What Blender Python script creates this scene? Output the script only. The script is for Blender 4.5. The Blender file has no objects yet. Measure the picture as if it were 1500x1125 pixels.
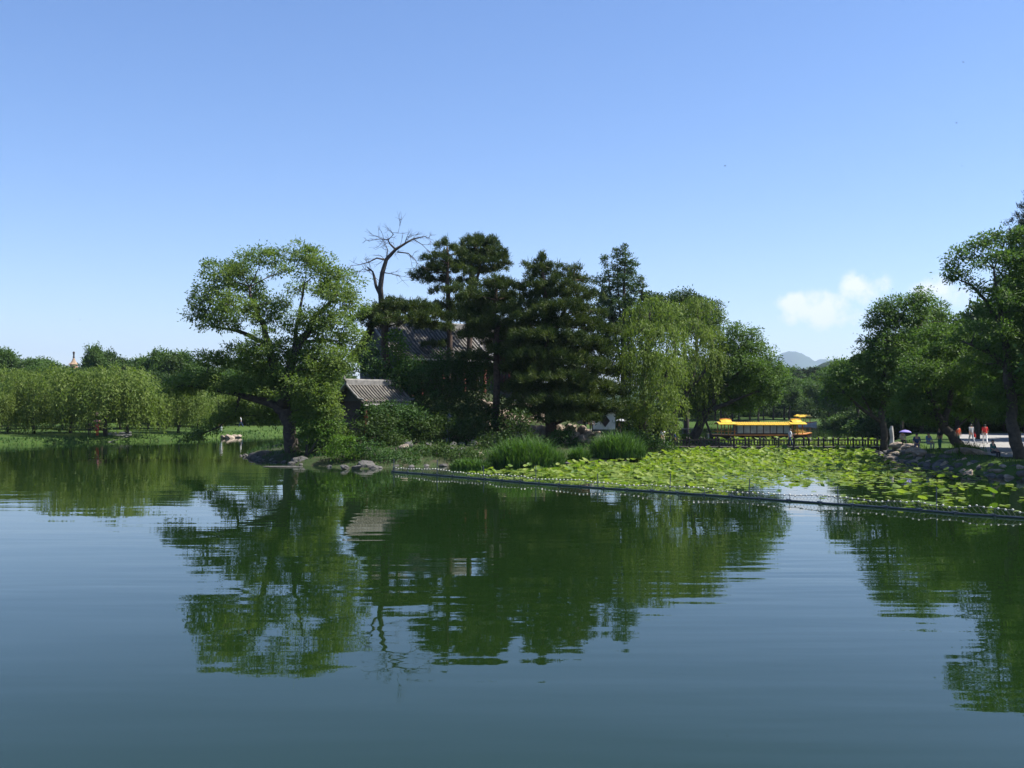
import bpy, bmesh, math, random
import numpy as np
from mathutils import Vector, Matrix, noise as mnoise

sc = bpy.context.scene
COL = sc.collection
R = math.radians

# ------------------------------------------------------------------ camera
CAM_H = 4.5
PITCH = math.atan(27.5 / 1500.0)
cam_d = bpy.data.cameras.new('camera')
cam_d.sensor_width = 36.0
cam_d.lens = 36.0
cam_d.clip_start = 0.1
cam_d.clip_end = 30000
cam = bpy.data.objects.new('camera', cam_d)
cam.location = (0, 0, CAM_H)
cam.rotation_euler = (math.pi / 2 + PITCH, 0, 0)
COL.objects.link(cam)
sc.camera = cam

# ------------------------------------------------------------------ sky, sun, exposure
SUN_AZ, SUN_EL = R(92), R(56)          # azimuth from +Y towards +X
world = bpy.data.worlds.new('World')
sc.world = world
world.use_nodes = True
wn = world.node_tree
wn.nodes.clear()
def wnode(t, **k):
    n = wn.nodes.new(t)
    for a, b in k.items():
        setattr(n, a, b)
    return n
def wlink(a, b): wn.links.new(a, b)
def wmath(op, a, b=None, c=None, clamp=False):
    n = wnode('ShaderNodeMath', operation=op, use_clamp=clamp)
    for i, v in enumerate((a, b, c)):
        if v is None: continue
        if isinstance(v, (int, float)): n.inputs[i].default_value = v
        else: wlink(v, n.inputs[i])
    return n.outputs[0]
sky = wnode('ShaderNodeTexSky', sky_type='NISHITA', sun_disc=False)
sky.sun_elevation = SUN_EL
sky.sun_rotation = SUN_AZ
sky.altitude = 300
sky.air_density = 1.0
sky.dust_density = 0.3
sky.ozone_density = 3.0
bg_sky = wnode('ShaderNodeBackground')
bg_sky.inputs['Strength'].default_value = 0.09
gam = wnode('ShaderNodeGamma'); gam.inputs[1].default_value = 1.0
hsv = wnode('ShaderNodeHueSaturation'); hsv.inputs['Saturation'].default_value = 1.17
wbal = wnode('ShaderNodeMix', data_type='RGBA', blend_type='MULTIPLY'); wbal.inputs['Factor'].default_value = 1
wbal.inputs['B'].default_value = (1.02, .945, 1.06, 1)
wlink(sky.outputs[0], gam.inputs[0]); wlink(gam.outputs[0], hsv.inputs['Color']); wlink(hsv.outputs[0], wbal.inputs['A'])
wlink(wbal.outputs['Result'], bg_sky.inputs['Color'])
# fair-weather cumulus low over the horizon, all round
tc = wnode('ShaderNodeTexCoord')
sep = wnode('ShaderNodeSeparateXYZ'); wlink(tc.outputs['Generated'], sep.inputs[0])
cu = wmath('DIVIDE', sep.outputs[0], sep.outputs[1])
cv = wmath('DIVIDE', sep.outputs[2], wmath('ABSOLUTE', sep.outputs[1]))
nz = wnode('ShaderNodeTexNoise'); nz.inputs['Scale'].default_value = 42; nz.inputs['Detail'].default_value = 8
nz.inputs['Roughness'].default_value = 0.62
wlink(tc.outputs['Generated'], nz.inputs['Vector'])
acc = None
for (u, v, ru, rv, k) in [(0.300, 0.088, .050, .026, 1.), (0.275, 0.096, .025, .018, 1.), (0.345, 0.112, .034, .022, .8), (0.325, 0.082, .03, .014, .6), (0.42, 0.108, .04, .02, .75),
                          (-1.3, .10, .10, .03, 1.), (-1.6, .13, .08, .03, .8), (1.2, .12, .09, .03, 1.), (2.2, .2, .2, .06, .9), (-2.6, .22, .2, .06, .9)]:
    du = wmath('DIVIDE', wmath('SUBTRACT', cu, u), ru)
    dv = wmath('DIVIDE', wmath('SUBTRACT', cv, v), rv)
    d2 = wmath('SQRT', wmath('ADD', wmath('MULTIPLY', du, du), wmath('MULTIPLY', dv, dv)))
    f = wmath('MULTIPLY', wmath('SUBTRACT', 1.0, d2, clamp=True), k)
    acc = f if acc is None else wmath('MAXIMUM', acc, f)
cl = wmath('ADD', wmath('MULTIPLY', acc, 1.25), wmath('MULTIPLY', wmath('SUBTRACT', nz.outputs[0], 0.5), 2.4))
cl = wmath('MULTIPLY', wmath('SUBTRACT', cl, .22), wmath('MULTIPLY', acc, 4.0, clamp=True))
cl = wmath('MULTIPLY', cl, 1.7, clamp=True)
cl = wmath('MULTIPLY', cl, 0.95)
bg_cl = wnode('ShaderNodeBackground')
bg_cl.inputs['Color'].default_value = (0.93, 0.95, 1.0, 1)
bg_cl.inputs['Strength'].default_value = 0.6
mixw = wnode('ShaderNodeMixShader')
wlink(cl, mixw.inputs[0]); wlink(bg_sky.outputs[0], mixw.inputs[1]); wlink(bg_cl.outputs[0], mixw.inputs[2])
wout = wnode('ShaderNodeOutputWorld'); wlink(mixw.outputs[0], wout.inputs['Surface'])

sun_d = bpy.data.lights.new('sun', 'SUN')
sun_d.energy = 5.0
sun_d.angle = R(0.53)
sun_d.color = (1.0, 0.96, 0.89)
sun = bpy.data.objects.new('sun', sun_d)
sdir = Vector((math.sin(SUN_AZ) * math.cos(SUN_EL), math.cos(SUN_AZ) * math.cos(SUN_EL), math.sin(SUN_EL)))
sun.rotation_euler = sdir.to_track_quat('Z', 'Y').to_euler()
sun.location = (80, 60, 110)
COL.objects.link(sun)

sc.view_settings.view_transform = 'Standard'
sc.view_settings.look = 'None'
sc.view_settings.gamma = 1.0
sc.view_settings.exposure = 1.0
sc.view_settings.use_curve_mapping = False
sc.cycles.use_denoising = True
sc.cycles.max_bounces = 6
sc.cycles.diffuse_bounces = 2
sc.cycles.glossy_bounces = 3
sc.cycles.transmission_bounces = 3
sc.cycles.volume_bounces = 0
sc.cycles.sample_clamp_indirect = 4

# ------------------------------------------------------------------ pixel -> place helpers
CP, SP = math.cos(PITCH), math.sin(PITCH)
def P(px, py, d):
    """point on the ray through a photo pixel (1500x1125) at ground distance d"""
    u = (px - 750.0) / 1500.0; v = (562.5 - py) / 1500.0
    dy = CP - v * SP; dz = SP + v * CP
    return Vector((u * d / dy, d, CAM_H + dz * d / dy))
def G(px, py, z=0.0):
    """point where that ray meets the level z"""
    u = (px - 750.0) / 1500.0; v = (562.5 - py) / 1500.0
    dy = CP - v * SP; dz = SP + v * CP
    t = (z - CAM_H) / dz
    return Vector((u * t, dy * t, z))

# ------------------------------------------------------------------ materials
MATS = {}
def new_mat(name):
    m = bpy.data.materials.new(name); m.use_nodes = True
    m.node_tree.nodes.clear()
    MATS[name] = m
    return m, m.node_tree
def N(nt, t, **k):
    n = nt.nodes.new(t)
    for a, b in k.items(): setattr(n, a, b)
    return n
def solid(name, col, rough=0.7, var=0.25, scale=3.0, bump=0.0, bscale=20.0, spec=0.4, metallic=0.0):
    """colour with two scales of noise wear, optional fine relief"""
    m, nt = new_mat(name)
    out = N(nt, 'ShaderNodeOutputMaterial'); b = N(nt, 'ShaderNodeBsdfPrincipled')
    nt.links.new(b.outputs[0], out.inputs[0])
    b.inputs['Roughness'].default_value = rough
    b.inputs['Specular IOR Level'].default_value = spec
    b.inputs['Metallic'].default_value = metallic
    geo = N(nt, 'ShaderNodeNewGeometry')
    nz = N(nt, 'ShaderNodeTexNoise'); nz.inputs['Scale'].default_value = scale; nz.inputs['Detail'].default_value = 5
    nt.links.new(geo.outputs['Position'], nz.inputs['Vector'])
    ramp = N(nt, 'ShaderNodeValToRGB')
    ramp.color_ramp.elements[0].position = 0.3; ramp.color_ramp.elements[1].position = 0.7
    ramp.color_ramp.elements[0].color = tuple(c * (1 - var) for c in col) + (1,)
    ramp.color_ramp.elements[1].color = tuple(min(1, c * (1 + var)) for c in col) + (1,)
    nt.links.new(nz.outputs[0], ramp.inputs[0]); nt.links.new(ramp.outputs[0], b.inputs['Base Color'])
    if bump > 0:
        n2 = N(nt, 'ShaderNodeTexNoise'); n2.inputs['Scale'].default_value = bscale; n2.inputs['Detail'].default_value = 4
        nt.links.new(geo.outputs['Position'], n2.inputs['Vector'])
        bp = N(nt, 'ShaderNodeBump'); bp.inputs['Strength'].default_value = 1; bp.inputs['Distance'].default_value = bump
        nt.links.new(n2.outputs[0], bp.inputs['Height']); nt.links.new(bp.outputs[0], b.inputs['Normal'])
    return m
def leafmat(name, col, col2, trans=0.35, rough=0.5, tcol=None, gloss=0.12):
    """leaf: colour varies leaf by leaf (face attribute) and from spray to spray; light passes through"""
    m, nt = new_mat(name)
    out = N(nt, 'ShaderNodeOutputMaterial')
    at = N(nt, 'ShaderNodeAttribute', attribute_name='tint')
    mix = N(nt, 'ShaderNodeMix', data_type='RGBA')
    mix.inputs['A'].default_value = col + (1,); mix.inputs['B'].default_value = col2 + (1,)
    nt.links.new(at.outputs['Fac'], mix.inputs['Factor'])
    b = N(nt, 'ShaderNodeBsdfPrincipled'); b.inputs['Roughness'].default_value = rough
    b.inputs['Specular IOR Level'].default_value = gloss
    nt.links.new(mix.outputs['Result'], b.inputs['Base Color'])
    tr = N(nt, 'ShaderNodeBsdfTranslucent')
    hs = N(nt, 'ShaderNodeMix', data_type='RGBA', blend_type='MULTIPLY')
    hs.inputs['Factor'].default_value = 1.0
    hs.inputs['B'].default_value = (tcol or (1.34, 1.5, 0.5)) + (1,)
    nt.links.new(mix.outputs['Result'], hs.inputs['A'])
    nt.links.new(hs.outputs['Result'], tr.inputs['Color'])
    ms = N(nt, 'ShaderNodeMixShader'); ms.inputs[0].default_value = trans
    nt.links.new(b.outputs[0], ms.inputs[1]); nt.links.new(tr.outputs[0], ms.inputs[2])
    nt.links.new(ms.outputs[0], out.inputs[0])
    return m
L_BIG = leafmat('leaf_big', (0.064, 0.116, 0.024), (0.160, 0.210, 0.054), trans=.42)
L_WIL = leafmat('leaf_willow', (0.080, 0.130, 0.028), (0.172, 0.220, 0.056), trans=.42)
L_LEAN = leafmat('leaf_lean', (0.050, 0.105, 0.024), (0.115, 0.175, 0.045), trans=.4)
L_RIGHT = leafmat('leaf_right', (0.050, 0.105, 0.026), (0.115, 0.175, 0.048), trans=.4)
L_DARK = leafmat('leaf_dark', (0.024, 0.052, 0.013), (0.065, 0.100, 0.026), trans=.3)
L_POP = leafmat('leaf_poplar', (0.034, 0.066, 0.024), (0.070, 0.108, 0.040), trans=.3)
L_BRIGHT = leafmat('leaf_bright', (0.055, 0.120, 0.016), (0.105, 0.180, 0.028), trans=.42)
L_SHRUB = leafmat('leaf_shrub', (0.026, 0.062, 0.016), (0.060, 0.115, 0.030), trans=.28)
L_PINE = leafmat('needle_pine', (0.021, 0.042, 0.012), (0.088, 0.112, 0.026), trans=.2)
L_SPR = leafmat('needle_dark', (0.016, 0.032, 0.018), (0.036, 0.055, 0.026), trans=.1)
L_REED = leafmat('reed_blade', (0.030, 0.078, 0.018), (0.105, 0.185, 0.050), trans=.3)
L_GRASS = leafmat('grass_blade', (0.045, 0.095, 0.016), (0.090, 0.150, 0.028), trans=.3)
L_SEDGE = leafmat('sedge_blade', (0.018, 0.050, 0.010), (0.045, 0.100, 0.022), trans=.25)
L_LOTUS = leafmat('lotus_leaf', (0.100, 0.170, 0.030), (0.245, 0.300, 0.065), trans=.38, rough=.5, gloss=.2)
L_FAR = leafmat('leaf_far', (0.042, 0.086, 0.022), (0.090, 0.145, 0.038), trans=.35)
L_FARD = leafmat('leaf_far_dark', (0.028, 0.056, 0.018), (0.060, 0.096, 0.028), trans=.3)
BARK = solid('bark', (0.055, 0.045, 0.036), .9, .4, 4, .02, 14)
BARKP = solid('bark_pine', (0.075, 0.050, 0.036), .9, .4, 5, .02, 14)
BARKD = solid('bark_dead', (0.055, 0.047, 0.04), .9, .3, 5, .01, 20)
ROCK = solid('rock', (0.085, 0.08, 0.072), .9, .45, 2.2, .05, 7)
ROCKT = solid('rock_tan', (0.25, 0.20, 0.15), .9, .4, 2.0, .05, 7)
TILE = solid('roof_tile', (0.16, 0.145, 0.12), .85, .5, 1.6, .01, 30)
TILED = solid('roof_tile_bed', (0.07, 0.065, 0.058), .9, .35, 2.5)
RIDGE = solid('roof_ridge', (0.20, 0.19, 0.175), .85, .3, 3, .01, 30)
BRICK = solid('grey_brick_wall', (0.075, 0.076, 0.078), .9, .35, 1.6, .01, 25)
TIMBER = solid('dark_timber', (0.045, 0.028, 0.022), .7, .3, 6)
REDT = solid('red_timber', (0.16, 0.032, 0.022), .7, .3, 5)
PLASTER = solid('white_plaster', (0.72, 0.72, 0.70), .9, .08, 1.2)
STONE = solid('pale_stone', (0.42, 0.40, 0.37), .9, .2, 2, .01, 20)
RAILM = solid('bridge_wood', (0.040, 0.032, 0.028), .75, .35, 6)
YELLOW = solid('yellow_glaze', (0.60, 0.37, 0.020), .45, .15, 3, 0.006, 12)
ORANGE = solid('orange_paint', (0.52, 0.21, 0.035), .5, .15, 4)
HULL = solid('hull_dark', (0.035, 0.018, 0.014), .5, .3, 3)
GLASS = solid('window_glass', (0.30, 0.34, 0.28), .25, .3, 1.5, spec=.6)
CABIN = solid('cabin_dark', (0.04, 0.025, 0.02), .6, .3, 3)
PIPE = solid('pipe_blue', (0.022, 0.032, 0.044), .35, .25, 2)
FLOAT = solid('float_white', (0.52, 0.50, 0.42), .5, .12, 4)
ROPE = solid('rope', (0.10, 0.11, 0.10), .9, .2, 8)
STEEL = solid('grey_steel', (0.05, 0.06, 0.09), .5, .2, 4)
SKIN = solid('skin', (0.46, 0.27, 0.19), .6, .06, 8)
HAIR = solid('hair', (0.012, 0.010, 0.009), .6, .2, 20)
def cloth(n, c): return solid('cloth_' + n, c, .9, .12, 6)
C_WHITE = cloth('white', (.74, .74, .74)); C_RED = cloth('red', (.55, .035, .03)); C_ORANGE = cloth('orange', (.6, .10, .04))
C_GREY = cloth('grey', (.30, .31, .33)); C_DARK = cloth('dark', (.025, .027, .035)); C_NAVY = cloth('navy', (.04, .06, .14))
C_BLUE = cloth('blue', (.15, .24, .42)); C_TEAL = cloth('teal', (.03, .13, .11)); C_PINK = cloth('pink', (.75, .30, .36))
C_PURP = cloth('purple', (.26, .22, .55)); C_BEIGE = cloth('beige', (.5, .44, .36))

def ground_mat(name, a, b, c, s1=.12, s2=2.5):
    m, nt = new_mat(name)
    out = N(nt, 'ShaderNodeOutputMaterial'); bs = N(nt, 'ShaderNodeBsdfPrincipled'); bs.inputs['Roughness'].default_value = .95
    bs.inputs['Specular IOR Level'].default_value = .15
    nt.links.new(bs.outputs[0], out.inputs[0])
    geo = N(nt, 'ShaderNodeNewGeometry')
    n1 = N(nt, 'ShaderNodeTexNoise'); n1.inputs['Scale'].default_value = s1; n1.inputs['Detail'].default_value = 6
    n2 = N(nt, 'ShaderNodeTexNoise'); n2.inputs['Scale'].default_value = s2; n2.inputs['Detail'].default_value = 5
    for n in (n1, n2): nt.links.new(geo.outputs['Position'], n.inputs['Vector'])
    r1 = N(nt, 'ShaderNodeValToRGB'); r1.color_ramp.elements[0].position = .38; r1.color_ramp.elements[1].position = .62
    r1.color_ramp.elements[0].color = a + (1,); r1.color_ramp.elements[1].color = b + (1,)
    nt.links.new(n1.outputs[0], r1.inputs[0])
    r2 = N(nt, 'ShaderNodeValToRGB'); r2.color_ramp.elements[0].position = .5; r2.color_ramp.elements[1].position = .68
    nt.links.new(n2.outputs[0], r2.inputs[0])
    mx = N(nt, 'ShaderNodeMix', data_type='RGBA'); mx.inputs['B'].default_value = c + (1,)
    nt.links.new(r2.outputs[0], mx.inputs['Factor']); nt.links.new(r1.outputs[0], mx.inputs['A'])
    nt.links.new(mx.outputs['Result'], bs.inputs['Base Color'])
    bp = N(nt, 'ShaderNodeBump'); bp.inputs['Distance'].default_value = .05
    nt.links.new(n2.outputs[0], bp.inputs['Height']); nt.links.new(bp.outputs[0], bs.inputs['Normal'])
    return m
GRASS = ground_mat('grass_ground', (0.030, 0.062, 0.011), (0.060, 0.105, 0.018), (0.050, 0.072, 0.018))
EARTH = ground_mat('earth_ground', (0.032, 0.040, 0.016), (0.034, 0.056, 0.016), (0.055, 0.048, 0.030), .4, 1.5)
PAVE = ground_mat('pale_paving', (0.27, 0.26, 0.24), (0.31, 0.295, 0.27), (0.22, 0.21, 0.195), .3, 3)
FOREST = ground_mat('forest_hill', (0.022, 0.042, 0.014), (0.035, 0.060, 0.018), (0.045, 0.070, 0.022), .02, .08)

# water: a dark green body under a mirror with long low ripples
WATER, nt = new_mat('lake_water')
out = N(nt, 'ShaderNodeOutputMaterial'); wb = N(nt, 'ShaderNodeBsdfPrincipled')
wb.inputs['Base Color'].default_value = (0.007, 0.0185, 0.004, 1)
wb.inputs['Roughness'].default_value = 0.015
wb.inputs['IOR'].default_value = 1.333
nt.links.new(wb.outputs[0], out.inputs[0])
geo = N(nt, 'ShaderNodeNewGeometry')
def wnoise(sx, sy, scale, detail, rot=0.0, dist=0.0):
    mp = N(nt, 'ShaderNodeMapping'); mp.inputs['Scale'].default_value = (sx, sy, 1); mp.inputs['Rotation'].default_value = (0, 0, rot)
    nt.links.new(geo.outputs['Position'], mp.inputs['Vector'])
    n = N(nt, 'ShaderNodeTexNoise'); n.inputs['Scale'].default_value = scale; n.inputs['Detail'].default_value = detail
    n.inputs['Distortion'].default_value = dist
    nt.links.new(mp.outputs[0], n.inputs['Vector'])
    return n.outputs[0]
def nm(op, a, b):
    n = N(nt, 'ShaderNodeMath', operation=op)
    for i, v in enumerate((a, b)):
        if isinstance(v, (int, float)): n.inputs[i].default_value = v
        else: nt.links.new(v, n.inputs[i])
    return n.outputs[0]
rip = wnoise(.16, 1.0, 1.15, 1.5, R(4))
rip2 = wnoise(.45, 1.0, .38, 1.0, R(-9))
fine = wnoise(.5, 1.0, 5.0, 2.0, R(12))
calm = wnoise(.5, 1.0, .055, 2.0)
cr = N(nt, 'ShaderNodeMapRange'); cr.inputs['From Min'].default_value = .38; cr.inputs['From Max'].default_value = .62
cr.inputs['To Min'].default_value = .12; cr.inputs['To Max'].default_value = 1.0
nt.links.new(calm, cr.inputs['Value'])
hgt = nm('ADD', nm('MULTIPLY', nm('ADD', rip, nm('MULTIPLY', fine, .05)), cr.outputs[0]), nm('MULTIPLY', rip2, .9))
bp = N(nt, 'ShaderNodeBump'); bp.inputs['Strength'].default_value = 1.0; bp.inputs['Distance'].default_value = 0.0125
nt.links.new(hgt, bp.inputs['Height']); nt.links.new(bp.outputs[0], wb.inputs['Normal'])

# ------------------------------------------------------------------ object helpers
def mk(name, verts, faces, mat, parent=None, smooth=False):
    me = bpy.data.meshes.new(name)
    me.from_pydata([tuple(v) for v in verts], [], faces)
    me.update()
    if smooth: me.polygons.foreach_set('use_smooth', [True] * len(me.polygons))
    if mat: me.materials.append(mat)
    return link(name, me, parent)
def link(name, me, parent=None):
    o = bpy.data.objects.new(name, me); COL.objects.link(o)
    if parent is not None: o.parent = parent
    return o
def empty(name, loc=(0, 0, 0), rz=0.0):
    o = bpy.data.objects.new(name, None); COL.objects.link(o)
    o.location = loc; o.rotation_euler = (0, 0, rz); o.empty_display_size = .2
    return o
def T(o, label, cat, group=None):
    o['label'] = label; o['category'] = cat
    if group: o['group'] = group
    return o
def S(o, kind='structure'):
    o['kind'] = kind; return o
def copy_tree(o, parent=None):
    c = o.copy(); COL.objects.link(c)
    if parent is not None: c.parent = parent
    for ch in list(o.children): copy_tree(ch, c)
    return c
class MB:
    def __init__(s): s.v = []; s.f = []
    def add(s, v, f):
        k = len(s.v); s.v += [tuple(p) for p in v]; s.f += [tuple(i + k for i in q) for q in f]; return s
    def box(s, a, b):
        (x0, y0, z0), (x1, y1, z1) = a, b
        return s.add([(x0, y0, z0), (x1, y0, z0), (x1, y1, z0), (x0, y1, z0), (x0, y0, z1), (x1, y0, z1), (x1, y1, z1), (x0, y1, z1)],
                     [(0, 3, 2, 1), (4, 5, 6, 7), (0, 1, 5, 4), (1, 2, 6, 5), (2, 3, 7, 6), (3, 0, 4, 7)])
    def tube(s, pts, rad, sides=6, cap=True):
        pts = [Vector(p) for p in pts]; n = len(pts)
        if isinstance(rad, (int, float)): rad = [rad] * n
        vs = []; up = Vector((0, 0, 1))
        for i, p in enumerate(pts):
            t = (pts[min(i + 1, n - 1)] - pts[max(i - 1, 0)])
            t = t.normalized() if t.length > 1e-9 else up
            a = t.cross(Vector((0, 1, 0)) if abs(t.y) < .9 else Vector((1, 0, 0))).normalized(); b = t.cross(a)
            for k in range(sides):
                an = 2 * math.pi * k / sides
                vs.append(p + (a * math.cos(an) + b * math.sin(an)) * rad[i])
        fs = []
        for i in range(n - 1):
            for k in range(sides):
                k2 = (k + 1) % sides
                fs.append((i * sides + k, i * sides + k2, (i + 1) * sides + k2, (i + 1) * sides + k))
        if cap:
            fs.append(tuple(range(sides))[::-1]); fs.append(tuple((n - 1) * sides + k for k in range(sides)))
        return s.add(vs, fs)
    def lathe(s, prof, sides=10, c=(0, 0, 0)):
        vs = []; fs = []; n = len(prof)
        for r, z in prof:
            for k in range(sides):
                an = 2 * math.pi * k / sides
                vs.append((c[0] + r * math.cos(an), c[1] + r * math.sin(an), c[2] + z))
        for i in range(n - 1):
            for k in range(sides):
                k2 = (k + 1) % sides
                fs.append((i * sides + k, i * sides + k2, (i + 1) * sides + k2, (i + 1) * sides + k))
        fs.append(tuple(range(sides))[::-1]); fs.append(tuple((n - 1) * sides + k for k in range(sides)))
        return s.add(vs, fs)
    def build(s, name, mat, parent=None, smooth=False): return mk(name, s.v, s.f, mat, parent, smooth)

# ------------------------------------------------------------------ land
def poly_sd(poly, X, Y):
    """signed distance, positive inside"""
    d = np.full(X.shape, 1e9); ins = np.zeros(X.shape, bool); n = len(poly)
    for i in range(n):
        x0, y0 = poly[i]; x1, y1 = poly[(i + 1) % n]
        ex, ey = x1 - x0, y1 - y0
        t = np.clip(((X - x0) * ex + (Y - y0) * ey) / (ex * ex + ey * ey), 0, 1)
        d = np.minimum(d, np.hypot(X - x0 - t * ex, Y - y0 - t * ey))
        c = ((y0 > Y) != (y1 > Y))
        xi = ex * (Y - y0) / (ey if abs(ey) > 1e-9 else 1e-9) + x0
        ins ^= c & (X < xi)
    return np.where(ins, d, -d)
def wob(X, Y, s=1.0):
    return (np.sin(X * .9 * s + 1.3 * np.sin(Y * .53 * s)) + np.sin(Y * 1.1 * s + 1.7 * np.sin(X * .41 * s + 2)) + .6 * np.sin(X * 2.3 * s + Y * 1.9 * s)) / 2.6
ISLAND = [(-22.6, 86.5), (-19.5, 80), (-15.4, 74.2), (-10, 69.6), (-6.6, 72.0), (-1.6, 73.6), (4, 75), (8.8, 77), (12.5, 86), (14.6, 92), (15.4, 95.8), (18.5, 97.5), (22.5, 101),
          (23.5, 106), (19, 114), (15, 132), (-5, 140), (-20, 126), (-24, 104), (-24, 93)]
RIGHTB = [(34.2, 95.5), (31, 84), (29.6, 76), (29.4, 68), (30.2, 60), (33, 50), (42, 40), (220, 25), (260, 252), (92, 243), (72, 190), (54, 142), (42, 113), (36.5, 100)]
FARB = [(-320, -40), (-120, 62), (-76, 96), (-54, 109.5), (-40, 123), (-37, 132), (-33, 142), (-20, 165), (8, 190), (30, 202), (45, 206), (62, 229), (92, 247), (420, 262), (420, 420), (-420, 420), (-420, -40)]
def h_island(X, Y, sd):
    h = np.clip(sd / 1.2, -.8, 1) * .42 + np.clip((sd - 1.2) / 6, 0, 1) * .7
    g = np.exp(-(((X + 8.0) / 11.0) ** 4) - (((Y - 105) / 13.0) ** 4))
    g2 = np.exp(-(((X - 1.5) / 5.0) ** 2) - (((Y - 101) / 9.0) ** 2))
    h = h + np.where(sd > 0, np.clip(sd / 8, 0, 1) * np.maximum(4.6 * g, 3.6 * g2), 0)
    return h + .12 * wob(X, Y, .8) * np.clip(sd, 0, 1)
def h_right(X, Y, sd):
    return np.clip(sd / .9, -.8, 1) * .45 + np.clip((sd - .9) / 1.2, 0, 1) * .33 + .015 * wob(X, Y)
def h_far(X, Y, sd):
    return np.clip(sd / 1.5, -.8, 1) * .5 + np.clip((sd - 1.5) / 8, 0, 1) * .35 + np.clip((sd - 10) / 60, 0, 1) * 1.2 + .08 * wob(X, Y, .3) * np.clip(sd / 3, 0, 1)
LANDS = {'i': (ISLAND, h_island), 'r': (RIGHTB, h_right), 'f': (FARB, h_far)}
def hz(k, x, y):
    poly, hf = LANDS[k]
    X = np.array([float(x)]); Y = np.array([float(y)])
    return float(hf(X, Y, poly_sd(poly, X, Y))[0])
def land(name, key, xs, ys, mat):
    poly, hf = LANDS[key]
    X, Y = np.meshgrid(np.array(xs), np.array(ys))
    sd = poly_sd(poly, X, Y) + .35 * wob(X, Y, 1.0)
    Z = hf(X, Y, sd)
    nx, ny = len(xs), len(ys)
    vs = np.stack([X.ravel(), Y.ravel(), Z.ravel()], 1)
    keep = (sd > -2.5)
    fs = []
    for j in range(ny - 1):
        for i in range(nx - 1):
            if keep[j, i] or keep[j, i + 1] or keep[j + 1, i] or keep[j + 1, i + 1]:
                a = j * nx + i; fs.append((a, a + 1, a + nx + 1, a + nx))
    return S(mk(name, vs.tolist(), fs, mat, None, True))
land('island_ground', 'i', np.arange(-27, 27, .6), np.arange(64, 144, .7), EARTH)
land('right_bank', 'r', np.concatenate([np.arange(26, 64, .6), np.arange(64, 264, 6)]), np.concatenate([np.arange(36, 130, .8), np.arange(130, 262, 3)]), GRASS)
land('far_shore', 'f', np.concatenate([np.arange(-420, -90, 10), np.arange(-90, 110, 1.2), np.arange(110, 431, 10)]), np.concatenate([np.arange(-40, 60, 10), np.arange(60, 260, 1.5), np.arange(260, 431, 10)]), GRASS)
S(mk('lake', [(-420, -120, 0), (420, -120, 0), (420, 420, 0), (-420, 420, 0)], [(0, 1, 2, 3)], WATER))
S(mk('ground', [(-15000, -3000, -1.2), (15000, -3000, -1.2), (15000, 14500, -1.2), (-15000, 14500, -1.2)], [(0, 1, 2, 3)], FOREST))
S(mk('plain', [(-12000, 412, 2.1), (12000, 412, 2.1), (12000, 14400, 2.1), (-12000, 14400, 2.1)], [(0, 1, 2, 3)], FOREST))
# paving on the right bank, with a kerb of stones towards the lake
pv = [Vector((43.5, 102, .83)), Vector((38.6, 86, .83)), Vector((34.6, 78, .83)), Vector((33.2, 70, .83)), Vector((36.5, 65, .83)), Vector((54, 66, .83)), Vector((75, 84, .83)), G(1500, 634.5, .83), G(1392, 635.5, .83)]
S(mk('paved_path', [tuple(p) for p in pv], [tuple(range(len(pv)))], PAVE))

def ridge(name, cx_px, d, peaks, span, depth, mat, base):
    """a hill range: peaks (px, height m, sigma px) at distance d"""
    k = d / 1500.0; NX = 401
    xs = np.linspace(cx_px - span, cx_px + span, NX); ts = np.linspace(-1, 1, 25)
    vs = []
    rng = np.random.default_rng(int(d))
    ph = rng.random(12) * 6.28
    for t in ts:
        for x in xs:
            h = sum(H * math.exp(-((x - p) / s) ** 2) for p, H, s in peaks)
            h += base * (.5 + .25 * math.sin(x * .021 + ph[0]) + .15 * math.sin(x * .057 + ph[1] + t) + .06 * math.sin(x * .19 + ph[2] + 3 * t))
            e = max(0, 1 - ((x - cx_px) / span) ** 4)
            vs.append(((x - 750) * k, d + depth * t, 2 + h * e * (1 - t * t) ** 1.2 * (1 + .05 * math.sin(x * .11 + t * 7))))
    fs = [(j * NX + i, j * NX + i + 1, (j + 1) * NX + i + 1, (j + 1) * NX + i) for j in range(24) for i in range(NX - 1)]
    return S(mk(name, vs, fs, mat, None, True))
ridge('mountain', 1150, 12000, [(1157, 262, 26), (1210, 300, 27), (1184, 150, 60), (1100, 150, 50), (1262, 130, 40)], 1100, 1500, FOREST, 250)
ridge('hill', 1150, 1500, [(1170, 20, 70), (1230, 22, 40), (1080, 16, 70)], 900, 250, FOREST, 34)

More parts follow.
